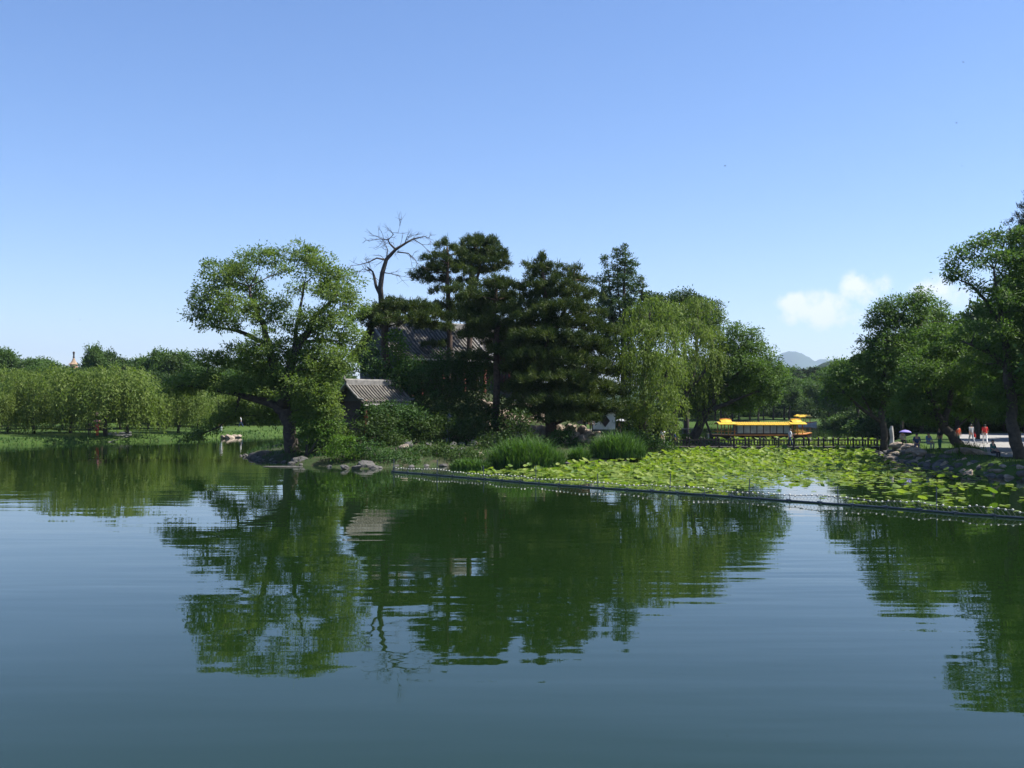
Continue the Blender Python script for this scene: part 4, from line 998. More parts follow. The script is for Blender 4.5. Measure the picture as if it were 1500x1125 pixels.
rope = [p - o0 + Vector((.05, .15, (.30 + .05 * math.sin(i * .9) + .03 * math.sin(i * 2.3)))) for i, p in enumerate(bl_)]
MB().tube(rope, .014, 4).build('rope', ROPE, fb)
fm = None
for i, q in enumerate(resample(rope, .27)):
    if fm is None: f = MB().lathe([(.02, -.06), (.055, -.04), (.068, 0), (.055, .04), (.02, .06)], 8).build('float', FLOAT, fb, True); fm = f.data
    else: f = link('float', fm, fb)
    f.location = q + Vector((0, 0, rr.uniform(-.03, .03))); f.scale = (rr.uniform(.6, .78),) * 3
pm = None
for i, q in enumerate(resample([p - o0 + Vector((.05, .12, 0)) for p in bl_], 4.4)):
    if pm is None: f = MB().lathe([(.022, -.3), (.022, .92), (.03, .93), (.03, .97)], 6).build('post', STEEL, fb); pm = f.data
    else: f = link('post', pm, fb)
    f.location = q; f.rotation_euler = (rr.uniform(-.05, .05), rr.uniform(-.05, .05), 0); f.scale = (1, 1, rr.uniform(.75, 1.05))
cm = None
for i, q in enumerate(resample([p - o0 for p in bl_], 1.5)):
    if cm is None: f = MB().box((-.07, -.07, -.02), (.07, .30, .10)).tube([(0, .02, .1), (.05, .13, .3)], .012, 4).build('clamp', PIPE, fb); cm = f.data
    else: f = link('clamp', cm, fb)
    f.location = q
nt_ = MB()
for a, b in zip(rope, rope[1:]):
    L = (b - a).length; k = max(2, int(L / .16))
    for j in range(k):
        t0 = j / k; t1 = (j + 1) / k; lo = Vector((0, 0, -.27))
        nt_.tube([a.lerp(b, t0), a.lerp(b, t1) + lo], .005, 3, False); nt_.tube([a.lerp(b, t1), a.lerp(b, t0) + lo], .005, 3, False)
nt_.build('net', ROPE, fb)
# second line of floats beyond the bridge
l2 = [G(1040, 646), G(1120, 645), G(1200, 644), G(1300, 643)]
f2 = empty('float_line', l2[0]); T(f2, 'line of small white floats on the water beyond the bridge', 'float line')
ls = [p - l2[0] + Vector((0, 0, .05)) for p in l2]
MB().tube(ls, .02, 4).build('rope', ROPE, f2)
for q in resample(ls, .62): f = link('float', fm, f2); f.location = q; f.scale = (1.6, 1.6, 1.5)

# ------------------------------------------------------------------ lotus
def lotus_geo(rg, r, tilt, cup):
    n = 9; vs = [(0, 0, 0)]; 
    for k in range(n):
        a = 2 * math.pi * k / n; q = r * rg.uniform(.88, 1.08)
        vs.append((q * .55 * math.cos(a), q * .55 * math.sin(a), cup * .25 * r))
    for k in range(n):
        a = 2 * math.pi * k / n; q = r * rg.uniform(.9, 1.1)
        vs.append((q * math.cos(a), q * math.sin(a), (cup * .8 + rg.uniform(-.16, .12)) * r))
    fs = [(0, 1 + k, 1 + (k + 1) % n) for k in range(n)] + [(1 + k, 1 + n + k, 1 + n + (k + 1) % n, 1 + (k + 1) % n) for k in range(n)]
    return vs, fs
LOT = [lotus_geo(random.Random(900 + i), 1.0, 0, c) for i, c in enumerate([.05, .12, .25, .4, .55, -.25, .1, -.1])]
lot_me = []
for v, f in LOT:
    me = bpy.data.meshes.new('leaf'); me.from_pydata(v, [], f); me.materials.append(L_LOTUS)
    at = me.attributes.new('tint', 'FLOAT', 'FACE'); at.data.foreach_set('value', [rr.random()] * len(f)); lot_me.append(me)
BEDF = [tuple((p + Vector((.5, .9, 0))).xy) for p in bl_[2:]]
BED = BEDF + [(36, 44), (29.3, 62), (28.2, 70), (28.6, 76), (30, 84), (33.2, 94.2), (25, 94.6), (14.8, 93.2), (12.4, 87), (8.6, 78.2), (4.2, 75), (1.5, 71.5), (-2, 67.6), (-5, 65.8)]
rl = random.Random(4242)
cand = []
bx0, bx1 = min(p[0] for p in BED), max(p[0] for p in BED); by0, by1 = min(p[1] for p in BED), max(p[1] for p in BED)
N_ = 36000
CX = np.array([rl.uniform(bx0, bx1) for _ in range(N_)]); CY = np.array([rl.uniform(by0, by1) for _ in range(N_)])
SDv = poly_sd(BED, CX, CY)
BRD = poly_sd([tuple(p.xy) for p in bl_] + [(60, 120), (-20, 120)], CX, CY)
for x, y, sd_, bd in zip(CX, CY, SDv, BRD):
    if sd_ < .15: continue
    px = 750 + 1500 * x / y; py = 590 + 6750 / y
    # cover thins towards the open pool before the gap and towards the shaded rocks
    dens = .95
    pool = math.exp(-(((px - 1215) / 105) ** 2) - ((py - 722) / 17) ** 2) + .8 * math.exp(-(((px - 1120) / 70) ** 2) - ((py - 722) / 9) ** 2)
    dens *= 1 - min(.97, 1.15 * pool)
    if px > 1250: dens *= max(.10, 1 - (px - 1250) / 190) * (.55 if py > 700 else .8)
    if bd < 3: dens *= .35 + .2 * bd
    if px < 850: dens *= max(.12, (px - 640) / 230)
    dens *= .55 + .75 * (mnoise.noise(Vector((x * .35, y * .35, 3))) + .5)
    if rl.random() > dens * .62: continue
    cand.append((x, y, bd, py))
lb = empty('lotus_bed', (10, 75, 0)); T(lb, 'bed of bright green lotus leaves filling the water between barrier and bridge', 'lotus')
B0 = Vector((10, 75, 0))
rec = []
for x, y, bd, py in cand:
    tall = rl.random() < (.06 if y < 60 else .16 if y < 76 else .42)
    z = (rl.uniform(.08, .34 if y < 80 else .5)) if tall else rl.uniform(.012, .05)
    r = rl.uniform(.11, .25) * (1.12 if tall else 1)
    rec.append((x, y, z, r, rl.randrange(2, 6) if tall else rl.choice([0, 1, 6, 7]), rl.uniform(-.5, .5) if tall else rl.uniform(-.06, .06), rl.uniform(-.5, .5) if tall else rl.uniform(-.06, .06), rl.random() * 6.28, tall))
rec.sort(key=lambda q: q[1])
stalks = MB(); AV, AF, AT = [], [], []
n_ind = 0
for i, (x, y, z, r, m, tx, ty, tz, tall) in enumerate(rec):
    if abs(x) < .52 * y and n_ind < 290:
        o = link('leaf', lot_me[m], lb); o.location = Vector((x, y, z)) - B0; o.rotation_euler = (tx, ty, tz); o.scale = (r, r, r); n_ind += 1
    else:
        M = Matrix.Translation(Vector((x, y, z)) - B0) @ (Matrix.Rotation(tz, 4, 'Z') @ Matrix.Rotation(ty, 4, 'Y') @ Matrix.Rotation(tx, 4, 'X')) @ Matrix.Scale(r, 4)
        k = len(AV); v, f = LOT[m]; AV += [tuple(M @ Vector(p)) for p in v]; AF += [tuple(q + k for q in g) for g in f]; t = rl.random(); AT += [t] * len(f)
    if tall:
        b = Vector((x, y, z)) - B0; stalks.tube([b, Vector((b.x + rl.uniform(-.08, .08), b.y + rl.uniform(-.08, .08), -.1))], .012, 3, False)
o = mk('far_leaves', AV, AF, L_LOTUS, lb); at = o.data.attributes.new('tint', 'FLOAT', 'FACE'); at.data.foreach_set('value', AT); o['kind'] = 'stuff'
o = stalks.build('stalks', L_REED, lb); o['kind'] = 'stuff'
# lotus beyond the bridge
AV, AF, AT = [], [], []
for i in range(900):
    px = rl.uniform(1045, 1292); d_ = rl.uniform(99.5, 116); x = (px - 750) / 1500 * d_; z = rl.uniform(.05, .6); r = rl.uniform(.18, .32)
    if x > 33.5 - .0 and d_ < 102: continue
    if poly_sd(ISLAND, np.array([x]), np.array([d_]))[0] > -.4 or poly_sd(RIGHTB, np.array([x]), np.array([d_]))[0] > -.4: continue
    M = Matrix.Translation((x - 25, d_ - 105, z)) @ Matrix.Rotation(rl.random() * 6, 4, 'Z') @ Matrix.Rotation(rl.uniform(-.5, .5), 4, 'X') @ Matrix.Scale(r, 4)
    k = len(AV); v, f = LOT[rl.randrange(8)]; AV += [tuple(M @ Vector(p)) for p in v]; AF += [tuple(q + k for q in g) for g in f]; AT += [rl.random()] * len(f)
o = mk('lotus_leaves', AV, AF, L_LOTUS); o.location = (25, 105, 0); at = o.data.attributes.new('tint', 'FLOAT', 'FACE'); at.data.foreach_set('value', AT)
S(o, 'stuff'); T(o, 'strip of lotus leaves on the water between bridge and yellow boat', 'lotus')

# ------------------------------------------------------------------ reeds and grass
def blades(name, pts, h, w, seed, mat, bend=.5, segs=3, parent=None, hs=None):
    """arched strips; pts are (x, y, z) feet"""
    rg = np.random.default_rng(seed); n = len(pts); pts = np.array(pts, float)
    H_ = rg.uniform(*h, n) * (1 if hs is None else hs); a = rg.random(n) * 6.2832; B_ = rg.uniform(.2, 1, n) * bend * H_
    dr = np.stack([np.cos(a), np.sin(a), np.zeros(n)], 1); sd = np.stack([-np.sin(a), np.cos(a), np.zeros(n)], 1)
    W_ = rg.uniform(.7, 1.3, n) * w
    V = []
    for i in range(segs + 1):
        t = i / segs; c = pts + dr * (B_ * t ** 2)[:, None]; c[:, 2] += H_ * (t - .35 * (B_ / H_) * t ** 3)
        ww = (W_ * (1 - t) ** .7 * .5)[:, None] if i < segs else 0.002
        V += [c - sd * ww, c + sd * ww]
    V = np.stack(V, 1).reshape(-1, 3); k = 2 * (segs + 1)
    F = []
    base = np.arange(n) * k
    for i in range(segs): F.append(np.stack([base + 2 * i, base + 2 * i + 1, base + 2 * i + 3, base + 2 * i + 2], 1))
    F = np.stack(F, 1).reshape(-1, 4)
    me = bpy.data.meshes.new(name); me.vertices.add(len(V)); me.vertices.foreach_set('co', V.astype(np.float32).ravel())
    me.loops.add(F.size); me.loops.foreach_set('vertex_index', F.astype(np.int32).ravel())
    me.polygons.add(len(F)); me.polygons.foreach_set('loop_start', np.arange(0, F.size, 4, dtype=np.int32))
    at = me.attributes.new('tint', 'FLOAT', 'FACE'); at.data.foreach_set('value', np.repeat(rg.random(n), segs).astype(np.float32))
    me.materials.append(mat); me.update(calc_edges=True)
    return link(name, me, parent)
def reed(label, px, py, d, rx, ry, h, n, seed):
    c = P(px, py, d); rg = np.random.default_rng(seed)
    pt = []; qs = []
    for i in range(n):
        q = math.sqrt(rg.random()); a = rg.random() * 6.28; pt.append((q * rx * math.cos(a), q * ry * math.sin(a), -.05)); qs.append(1 - .55 * q ** 2.5)
    root = empty('reed_clump', (c.x, d, max(0.0, hz('i', c.x, d)))); T(root, label, 'reeds')
    o = blades('blades', pt, h, .085, seed, L_REED, .85, 4, root, np.array(qs)); o['kind'] = 'stuff'
    return root
reed('large rounded clump of tall green reeds at the water below the pines', 770, 690, 71.5, 2.7, 1.6, (1.3, 3.0), 2600, 71)
reed('clump of tall reeds in front of the white wall', 905, 682, 78.0, 2.1, 1.3, (1.2, 2.7), 2100, 72)
reed('small dark clump of reeds between the two large ones', 848, 684, 76.0, .8, .7, (.9, 1.6), 900, 73)
reed('low clump of reeds beside the dense pine trunk', 690, 688, 70.5, 1.5, .8, (.5, 1.1), 900, 74)
pt = []
for x, y in zip(np.random.default_rng(1).uniform(-24, 22, 26000), np.random.default_rng(2).uniform(66, 112, 26000)): pt.append((x, y))
X = np.array([p[0] for p in pt]); Y = np.array([p[1] for p in pt]); sd = poly_sd(ISLAND, X, Y)
ok = (sd > .1) & ((sd < 6) | (np.random.default_rng(3).random(len(X)) < .25)); X, Y = X[ok], Y[ok]; Z = h_island(X, Y, sd[ok])
S(T(blades('island_grass', np.stack([X, Y, Z - .03], 1), (.15, .55), .05, 75, L_SEDGE, .6, 2), 'rough grass growing over the island ground', 'grass'), 'stuff')
rg = np.random.default_rng(8); X = rg.uniform(-80, -14, 60000); Y = rg.uniform(92, 178, 60000); sd = poly_sd(FARB, X, Y)
ok = (sd > -.2) & (sd < 2.6); X, Y = X[ok], Y[ok]; Z = h_far(X, Y, sd[ok])
S(T(blades('shore_grass', np.stack([X, Y, Z - .05], 1), (.15, .5), .09, 76, L_SEDGE, .6, 2), 'tall grass fringing the far lawn shore', 'grass'), 'stuff')
X = rg.uniform(28, 44, 9000); Y = rg.uniform(48, 100, 9000); sd = poly_sd(RIGHTB, X, Y); ok = (sd > .6) & (sd < 3.2); X, Y = X[ok], Y[ok]
S(T(blades('bank_grass', np.stack([X, Y, h_right(X, Y, sd[ok]) - .03], 1), (.12, .4), .045, 77, L_GRASS, .6, 2), 'grass between the rocks of the right bank', 'grass'), 'stuff')
tb = P(1418, 665, 76); pt = [(tb.x + rg.normal() * .5, 76 + rg.normal() * .4, .75) for _ in range(500)]
o = blades('grass_tuft', pt, (.4, 1.0), .05, 78, L_GRASS, .6, 3); T(o, 'tall grass tuft beside the slanting trunk', 'grass'); S(o, 'stuff')

# ------------------------------------------------------------------ footbridge
bx0, bx1, by = 15.0, 34.6, 95.2
br = empty('footbridge', (bx0, by, 0)); T(br, 'low dark wooden footbridge with railings across the lotus', 'bridge')
Lb = bx1 - bx0; nseg = 9
for k in range(nseg):
    a = k * Lb / nseg; MB().box((a + .02, 0, .22), (a + Lb / nseg - .02, 1.7, .40)).build('deck', RAILM, br)
pm = bm_ = pr = None
for side, y in ((0, .06), (1, 1.58)):
    for k in range(15):
        x = .1 + k * (Lb - .2) / 14
        if pm is None or pm.users == 0: o = MB().box((-.07, -.03, -.2), (.07, .09, 1.12)).lathe([(.075, 1.12), (.10, 1.17), (.06, 1.26), (.01, 1.30)], 6, (0, .03, 0)).build('post', RAILM, br); pm = o.data
        else: o = link('post', pm, br)
        o.location = (x, y, 0)
    for k in range(14):
        x0 = .1 + k * (Lb - .2) / 14 + .09; w = (Lb - .2) / 14 - .18
        if pr is None: o = MB().box((0, 0, .98), (w, .07, 1.05)).build('top_rail', RAILM, br); pr = o.data; ol = MB().box((0, .01, .52), (w, .06, .57)).build('bottom_rail', RAILM, br); pl_ = ol.data
        else: o = link('top_rail', pr, br); ol = link('bottom_rail', pl_, br)
        o.location = (x0, y, 0); ol.location = (x0, y, 0)
        for j in range(4):
            if bm_ is None: q = MB().box((-.032, .015, .575), (.032, .055, .978)).build('baluster', RAILM, br); bm_ = q.data
            else: q = link('baluster', bm_, br)
            q.location = (x0 + (j + .5) * w / 4, y, 0)
for k in range(8):
    for y in (.3, 1.4):
        o = MB().lathe([(.12, -1.0), (.12, .22)], 8).build('pile', RAILM, br); o.location = (1 + k * (Lb - 2) / 7, y, 0)
# small landing with railing by the leaning tree
la = G(1008, 642, .5); ld = empty('landing_railing', (la.x, la.y + 2, .5)); T(ld, 'thin blue grey railing at the lakeside left of the leaning trunk', 'railing')
for k in range(6): MB().lathe([(.03, -.5), (.03, 1.0)], 6).build('post', STEEL, ld).location = (-1.3 + k * .5, 0, 0)
MB().tube([(-1.35, 0, 1.0), (1.25, 0, 1.0)], .03, 6).build('top_rail', STEEL, ld)
MB().tube([(-1.35, 0, .5), (1.25, 0, .5)], .02, 6).build('middle_rail', STEEL, ld)

# ------------------------------------------------------------------ boats
def swept_roof(x0, x1, w, z, rise, n=10, lift=0.0):
    """shallow curved roof over x0..x1, rounded ridge, thin eave"""
    vs, fs = [], []
    for i in range(n + 1):
        t = -1 + 2 * i / n; y = t * w; zz = z + rise * (1 - abs(t) ** 1.6)
        for x in (x0, (x0 + x1) / 2, x1):
            l = lift * (1 if x == (x0 + x1) / 2 else 0) * (1 - t * t)
            vs += [(x, y, zz + l), (x, y, zz + l - .07)]
    for i in range(n):
        for q in range(2):
            a = i * 6 + q * 2; b = a + 6
            fs += [(a, a + 2, b + 2, b), (a + 1, b + 1, b + 3, a + 3)]
        a = i * 6; b = a + 6
        fs += [(a, b, b + 1, a + 1), (a + 4, a + 5, b + 5, b + 4)]
    fs += [(0, 1, 3, 2), (2, 3, 5, 4)]; a = n * 6; fs += [(a, a + 2, a + 3, a + 1), (a + 2, a + 4, a + 5, a + 3)]
    return vs, fs
def boat(name, label, loc, rz, sc_=1.0):
    root = empty(name, loc, rz); T(root, label, 'boat')
    # hull loft, x from stern to bow
    st = [(-6.6, .5, .30), (-6.2, .95, .22), (-4, 1.3, .16), (0, 1.4, .14), (4, 1.3, .16), (5.6, .95, .24), (6.6, .35, .42)]
    vs, fs = [], []
    for x, w, zt_ in st: vs += [(x, -w, zt_ + .2), (x, -w * .8, -.25), (x, w * .8, -.25), (x, w, zt_ + .2)]
    for i in range(len(st) - 1):
        a = i * 4; b = a + 4
        for k in range(3): fs.append((a + k, b + k, b + k + 1, a + k + 1))
    fs += [(0, 1, 2, 3), tuple((len(st) - 1) * 4 + k for k in (3, 2, 1, 0))]
    mk('hull', vs, fs, HULL, root)
    dv = []
    for x, w, zt_ in st: dv += [(x, -w - .06, zt_ + .203), (x, w + .06, zt_ + .203), (x, -w - .06, zt_ + .30), (x, w + .06, zt_ + .30)]
    df = []
    for i in range(len(st) - 1):
        a = i * 4; b = a + 4; df += [(a + 2, b + 2, b + 3, a + 3), (a, a + 1, b + 1, b), (a, b, b + 2, a + 2), (a + 1, a + 3, b + 3, b + 1)]
    df += [(0, 2, 3, 1), tuple(len(dv) - 4 + k for k in (0, 1, 3, 2))]
    mk('deck', dv, df, ORANGE, root)
    # cabin with window bays
    MB().box((-3.2, -1.02, .42), (3.6, 1.02, .62)).build('cabin_sill', CABIN, root)
    MB().box((-3.2, -.98, 1.66), (3.6, .98, 1.74)).build('cabin_head', CABIN, root)
    for y in (-1.0, 1.0):
        for k in range(9):
            x = -3.2 + k * 6.8 / 8; MB().box((x - .05, y - .04, .62), (x + .05, y + .04, 1.66)).build('mullion', CABIN, root)
        for k in range(8):
            x = -3.2 + k * 6.8 / 8; MB().box((x + .06, y - .015, .64), (x + .79, y + .015, 1.64)).build('window', GLASS, root)
    for x in (-3.2, 3.6): MB().box((x - .03, -.93, .62), (x + .03, .93, 1.66)).build('bulkhead', CABIN, root)
    cm_ = None
    for x in (-5.2, -4.3, -3.5, 3.9, 4.55, 5.2):
        for y in (-1.0, 1.0):
            if cm_ is None: o = MB().lathe([(.075, .4), (.07, .5), (.07, 1.76)], 8).build('column', ORANGE, root, True); cm_ = o.data
            else: o = link('column', cm_, root)
            o.location = (x, y, 0)
    v, f = swept_roof(-3.55, 3.75, 1.35, 1.70, .34); mk('roof', v, f, YELLOW, root, False)
    for k in range(25):
        x = -3.45 + k * .295
        MB().tube([(x, t * 1.34, 1.72 + .34 * (1 - abs(t) ** 1.6)) for t in [-1, -.75, -.5, -.25, 0]], .03, 4).build('tile_rib', YELLOW, root)
    for x0, x1 in ((-5.6, -3.3), (3.55, 5.7)):
        v, f = swept_roof(x0, x1, 1.45, 1.79, .28); o = mk('pavilion_roof', v, f, YELLOW, root)
        v, f = swept_roof(x0 + .45, x1 - .45, .85, 1.98, .34, lift=.10); mk('upper_roof', v, f, YELLOW, o)
        MB().tube([(x0 + .4, 0, 2.36), ((x0 + x1) / 2, 0, 2.46), (x1 - .4, 0, 2.36)], .06, 6).build('ridge', ORANGE, o)
    for y in (-.95, .95):
        MB().tube([(-5.9, y, .85), (-3.3, y * 1.02, .85)], .03, 5).build('rail', ORANGE, root); MB().tube([(3.7, y, .85), (5.6, y * .95, .85)], .03, 5).build('rail', ORANGE, root)
    return root
wb_ = G(1113, 641.5)
boat('pleasure_boat', 'long covered pleasure boat with bright yellow roofs moored beyond the footbridge', (wb_.x, wb_.y, 0), R(2))
# small far boat with striped hull and canopy
fb_ = G(1182, 622.5)
sb = empty('small_boat', (fb_.x, fb_.y, 0), R(-8)); T(sb, 'small far boat with yellow canopy and pale pink hull', 'boat')
vs, fs = [], []; stn = [(-1.9, .5, .5), (-1, .75, .42), (.6, .75, .42), (1.9, .25, .62)]
for x, w, z in stn: vs += [(x, -w, z), (x, -w * .7, -.2), (x, w * .7, -.2), (x, w, z)]
for i in range(3):
    a = i * 4
    for k in range(3): fs.append((a + k, a + k + 4, a + k + 5, a + k + 1))
fs += [(0, 1, 2, 3), (15, 14, 13, 12)]
PALE = solid('hull_pale', (.62, .62, .66), .5, .15); PINKH = solid('hull_pink', (.5, .18, .16), .5, .15)
mk('hull', vs, fs, PALE, sb)
MB().tube([(-1.9, -.55, .55), (-1, -.8, .47), (.6, -.8, .47), (1.9, 0, .67), (.6, .8, .47), (-1, .8, .47), (-1.9, .55, .55)], .09, 6).build('gunwale', PINKH, sb)
for x in (-1.2, .6):
    for y in (-.6, .6): MB().lathe([(.04, .1), (.04, 1.6)], 6, (x, y, 0)).build('post', ORANGE, sb)
MB().add([(-1.7, -.95, 1.6), (1.1, -.95, 1.6), (1.1, .95, 1.6), (-1.7, .95, 1.6), (-1.2, 0, 2.05), (.6, 0, 2.05)], [(0, 1, 5, 4), (1, 2, 5), (2, 3, 4, 5), (3, 0, 4), (0, 3, 2, 1)]).build('canopy', YELLOW, sb)
dk = G(1172, 620.5); ds = empty('boat_dock', (dk.x, dk.y, 0)); ds.scale = (.75, .75, .8); T(ds, 'small timber dock pavilion with yellow roof behind the far boat', 'dock')
MB().box((-4, -1.2, .1), (4, 1.2, .45)).build('platform', TIMBER, ds)
for x in (-1.3, 1.3):
    for y in (-.9, .9): MB().lathe([(.09, .4), (.09, 2.0)], 6, (x, y, 0)).build('post', ORANGE, ds)
MB().add([(-1.7, -1.2, 2.0), (1.7, -1.2, 2.0), (1.7, 1.2, 2.0), (-1.7, 1.2, 2.0), (-1.0, 0, 2.5), (1.0, 0, 2.5)], [(0, 1, 5, 4), (1, 2, 5), (2, 3, 4, 5), (3, 0, 4), (0, 3, 2, 1)]).build('roof', YELLOW, ds)
MB().tube([(-3.9, -1.1, 1.0), (-1.4, -1.1, 1.0)], .05, 5).tube([(1.4, -1.1, 1.0), (3.9, -1.1, 1.0)], .05, 5).build('rail', TIMBER, ds)

# ------------------------------------------------------------------ pagoda spire over the far wood, hut on the lawn, birds
pg = P(108, 533, 520); pgz = pg.z
pd = empty('pagoda', (pg.x, 520, 2.1)); T(pd, 'far pagoda with golden pointed roof and dark finial above the trees', 'pagoda')
h0 = pgz - 2.1
MB().lathe([(2.6, 0), (2.4, h0 * .5), (2.1, h0 - .3)], 8).build('tower', solid('pagoda_wall', (.30, .16, .10), .8), pd)
for k in range(4): MB().lathe([(3.6, h0 * (.2 + .19 * k)), (3.5, h0 * (.2 + .19 * k) + .15), (2.3, h0 * (.2 + .19 * k) + 1.0)], 8).build('storey_roof', TILE, pd)
MB().lathe([(2.7, h0 - .3), (2.6, h0 - .1), (1.6, h0 + .6), (.9, h0 + 1.7), (.45, h0 + 2.9)], 8).build('top_roof', solid('gold_roof', (.30, .20, .12), .6), pd)
MB().lathe([(.45, h0 + 2.9), (.55, h0 + 3.4), (.38, h0 + 3.9), (.42, h0 + 4.6), (.55, h0 + 5.6), (.62, h0 + 6.0), (.2, h0 + 6.3)], 8).build('finial', TIMBER, pd, True)
hp = P(143, 632, 131); hu = empty('lawn_hut', (hp.x, 131, hz('f', hp.x, 131))); T(hu, 'small dark hut under the far willows', 'hut')
MB().box((-.75, -.6, 0), (.75, .6, 1.9)).build('wall', CABIN, hu)
MB().add([(-1.0, -.85, 1.9), (1.0, -.85, 1.9), (1.0, .85, 1.9), (-1.0, .85, 1.9), (0, 0, 2.6)], [(0, 1, 4), (1, 2, 4), (2, 3, 4), (3, 0, 4), (0, 3, 2, 1)]).build('roof', TIMBER, hu)
MB().box((-.3, -.63, .1), (.3, -.603, 1.7)).build('door', TIMBER, hu)
lw_ = [G(158, 634, .85), G(192, 633, .85), G(194, 635.2, .85), G(158, 637, .85)]
S(mk('lawn_path', [(p.x, p.y, hz('f', p.x, p.y) + .12) for p in lw_], [(0, 1, 2, 3)], PAVE))
bird_me = None
for px, py, d_, s, rz in [(1411, 91, 120, 1.0, .5), (1401, 180, 120, .8, 1.2), (1062, 243, 110, .8, 2.1), (1409, 243, 130, .8, .2), (117, 469, 120, .6, 1.0)]:
    p = P(px, py, d_); b = empty('bird', p, rz); b.scale = (s, s, s); b.rotation_euler = (.3, .2, rz)
    T(b, 'small dark bird flying against the blue sky', 'bird', 'birds in the sky')
    MB().lathe([(.005, -.12), (.03, -.06), (.035, .02), (.02, .08), (.004, .12)], 6).build('body', HAIR, b, True).rotation_euler = (math.pi / 2, 0, 0)
    for sg in (-1, 1):
        mk('wing', [(0, .04, .01), (0, -.04, .01), (sg * .13, -.01, .06), (sg * .13, .05, .06), (sg * .26, -.05, .03)], [(0, 1, 2, 3), (3, 2, 4)], HAIR, b)
    mk('tail', [(0, -.10, 0), (.04, -.2, 0), (0, -.17, 0), (-.04, -.2, 0)], [(0, 1, 2), (0, 2, 3)], HAIR, b)

# ------------------------------------------------------------------ people
def body_mesh(pose):
    V = []; E = []; Rr = []; tag = []
    def add(p, r, parent=None, t='torso'):
        V.append(p); Rr.append(r if isinstance(r, tuple) else (r, r)); tag.append(t)
        if parent is not None: E.append((parent, len(V) - 1))
        return len(V) - 1
    sit = pose == 'sit'; pz = .52 if sit else .93; dz = pz - .93
    pel = add((0, 0, pz), (.15, .11), None, 'hip'); sp = add((.01, 0, 1.13 + dz), (.135, .10), pel); ch = add((.0, 0, 1.33 + dz), (.155, .105), sp)
    nk = add((.01, 0, 1.46 + dz), .055, ch, 'head'); hb = add((.025, 0, 1.53 + dz), (.075, .085), nk, 'head'); hd = add((.03, 0, 1.61 + dz), (.082, .10), hb, 'head'); add((.02, 0, 1.69 + dz), (.06, .07), hd, 'head')
    add((.125, 0, 1.585 + dz), .014, hd, 'head')
    for sg in (-1, 1): add((.02, sg * .095, 1.59 + dz), .016, hd, 'head')
    sw = .32 if pose == 'walk' else .03
    for sg in (-1, 1):
        a = sw * sg
        hip = add((0, sg * .095, pz - .06), .088, pel, 'hip')
        if sit: kn = add((.42, sg * .13, .50), .062, hip, 'leg'); an = add((.40, sg * .12, .09), .042, kn, 'leg')
        else: kn = add((math.sin(a) * .42 + .03, sg * .095, .48), .063, hip, 'leg'); an = add((math.sin(a) * .8 - (.10 if a < 0 and pose == 'walk' else 0), sg * .095, .09), .042, kn, 'leg')
        add((V[an][0] + .16, sg * .11, .035), .035, an, 'foot')
        sh = add((0, sg * .175, 1.40 + dz), .062, ch)
        if pose == 'hold' and sg == 1: el = add((.12, sg * .23, 1.16 + dz), .046, sh, 'sleeve'); wr = add((.28, sg * .12, 1.26 + dz), .032, el, 'arm')
        elif sit: el = add((.08, sg * .24, 1.14 + dz), .046, sh, 'sleeve'); wr = add((.30, sg * .13, 1.02 + dz), .032, el, 'arm')
        else: el = add((-math.sin(a) * .26, sg * .24, 1.14 + dz), .046, sh, 'sleeve'); wr = add((-math.sin(a) * .42 + .05, sg * .25, .90 + dz), .032, el, 'arm')
        d_ = (Vector(V[wr]) - Vector(V[el])).normalized()
        pa = add(tuple(Vector(V[wr]) + d_ * .07), (.038, .022), wr, 'arm')
        side = d_.cross(Vector((0, 1, 0))).normalized() if abs(d_.y) < .9 else Vector((1, 0, 0))
        for q, ln in zip((-.03, -.01, .01, .03), (.065, .08, .075, .06)):
            k1 = add(tuple(Vector(V[pa]) + d_ * .045 + side * q), .009, pa, 'arm'); add(tuple(Vector(V[k1]) + d_ * ln * .8 + Vector((0, -sg * .02, 0))), .008, k1, 'arm')
        th = add(tuple(Vector(V[wr]) + d_ * .04 + side * .045), .010, wr, 'arm'); add(tuple(Vector(V[th]) + d_ * .045 + side * .015), .009, th, 'arm')
    me = bpy.data.meshes.new('skel'); me.from_pydata(V, E, []); o = bpy.data.objects.new('skel', me); COL.objects.link(o)
    m = o.modifiers.new('s', 'SKIN'); m.use_smooth_shade = True
    for i, sv in enumerate(me.skin_vertices[0].data): sv.radius = Rr[i]; sv.use_root = (i == 0)
    ss = o.modifiers.new('u', 'SUBSURF'); ss.levels = 1; ss.render_levels = 1
    dg = bpy.context.evaluated_depsgraph_get(); dg.update()
    out = bpy.data.meshes.new_from_object(o.evaluated_get(dg)); bpy.data.objects.remove(o)
    # each vertex belongs to its nearest bone
    co = np.array([v.co for v in out.vertices]); best = np.full(len(co), 1e9); lab = np.array(['torso'] * len(co), dtype=object)
    for a, b in E:
        A = np.array(V[a]); B = np.array(V[b]); ab = B - A
        t = np.clip(((co - A) @ ab) / (ab @ ab), 0, 1); dd = np.linalg.norm(co - A - t[:, None] * ab, axis=1) - .6 * (Rr[a][0] * (1 - t) + Rr[b][0] * t)
        k = dd < best; best[k] = dd[k]; lab[k] = tag[b]
    def shell(tags, off, cond=None):
        ids = set(i for i in range(len(co)) if lab[i] in tags and (cond is None or cond(co[i])))
        fs = [p.vertices[:] for p in out.polygons if all(v in ids for v in p.vertices)]
        us = sorted({v for f in fs for v in f}); mp = {v: i for i, v in enumerate(us)}
        m2 = bpy.data.meshes.new('cloth'); m2.from_pydata([tuple(out.vertices[v].co + out.vertices[v].normal * off) for v in us], [], [tuple(mp[v] for v in f) for f in fs])
        m2.polygons.foreach_set('use_smooth', [True] * len(m2.polygons)); return m2
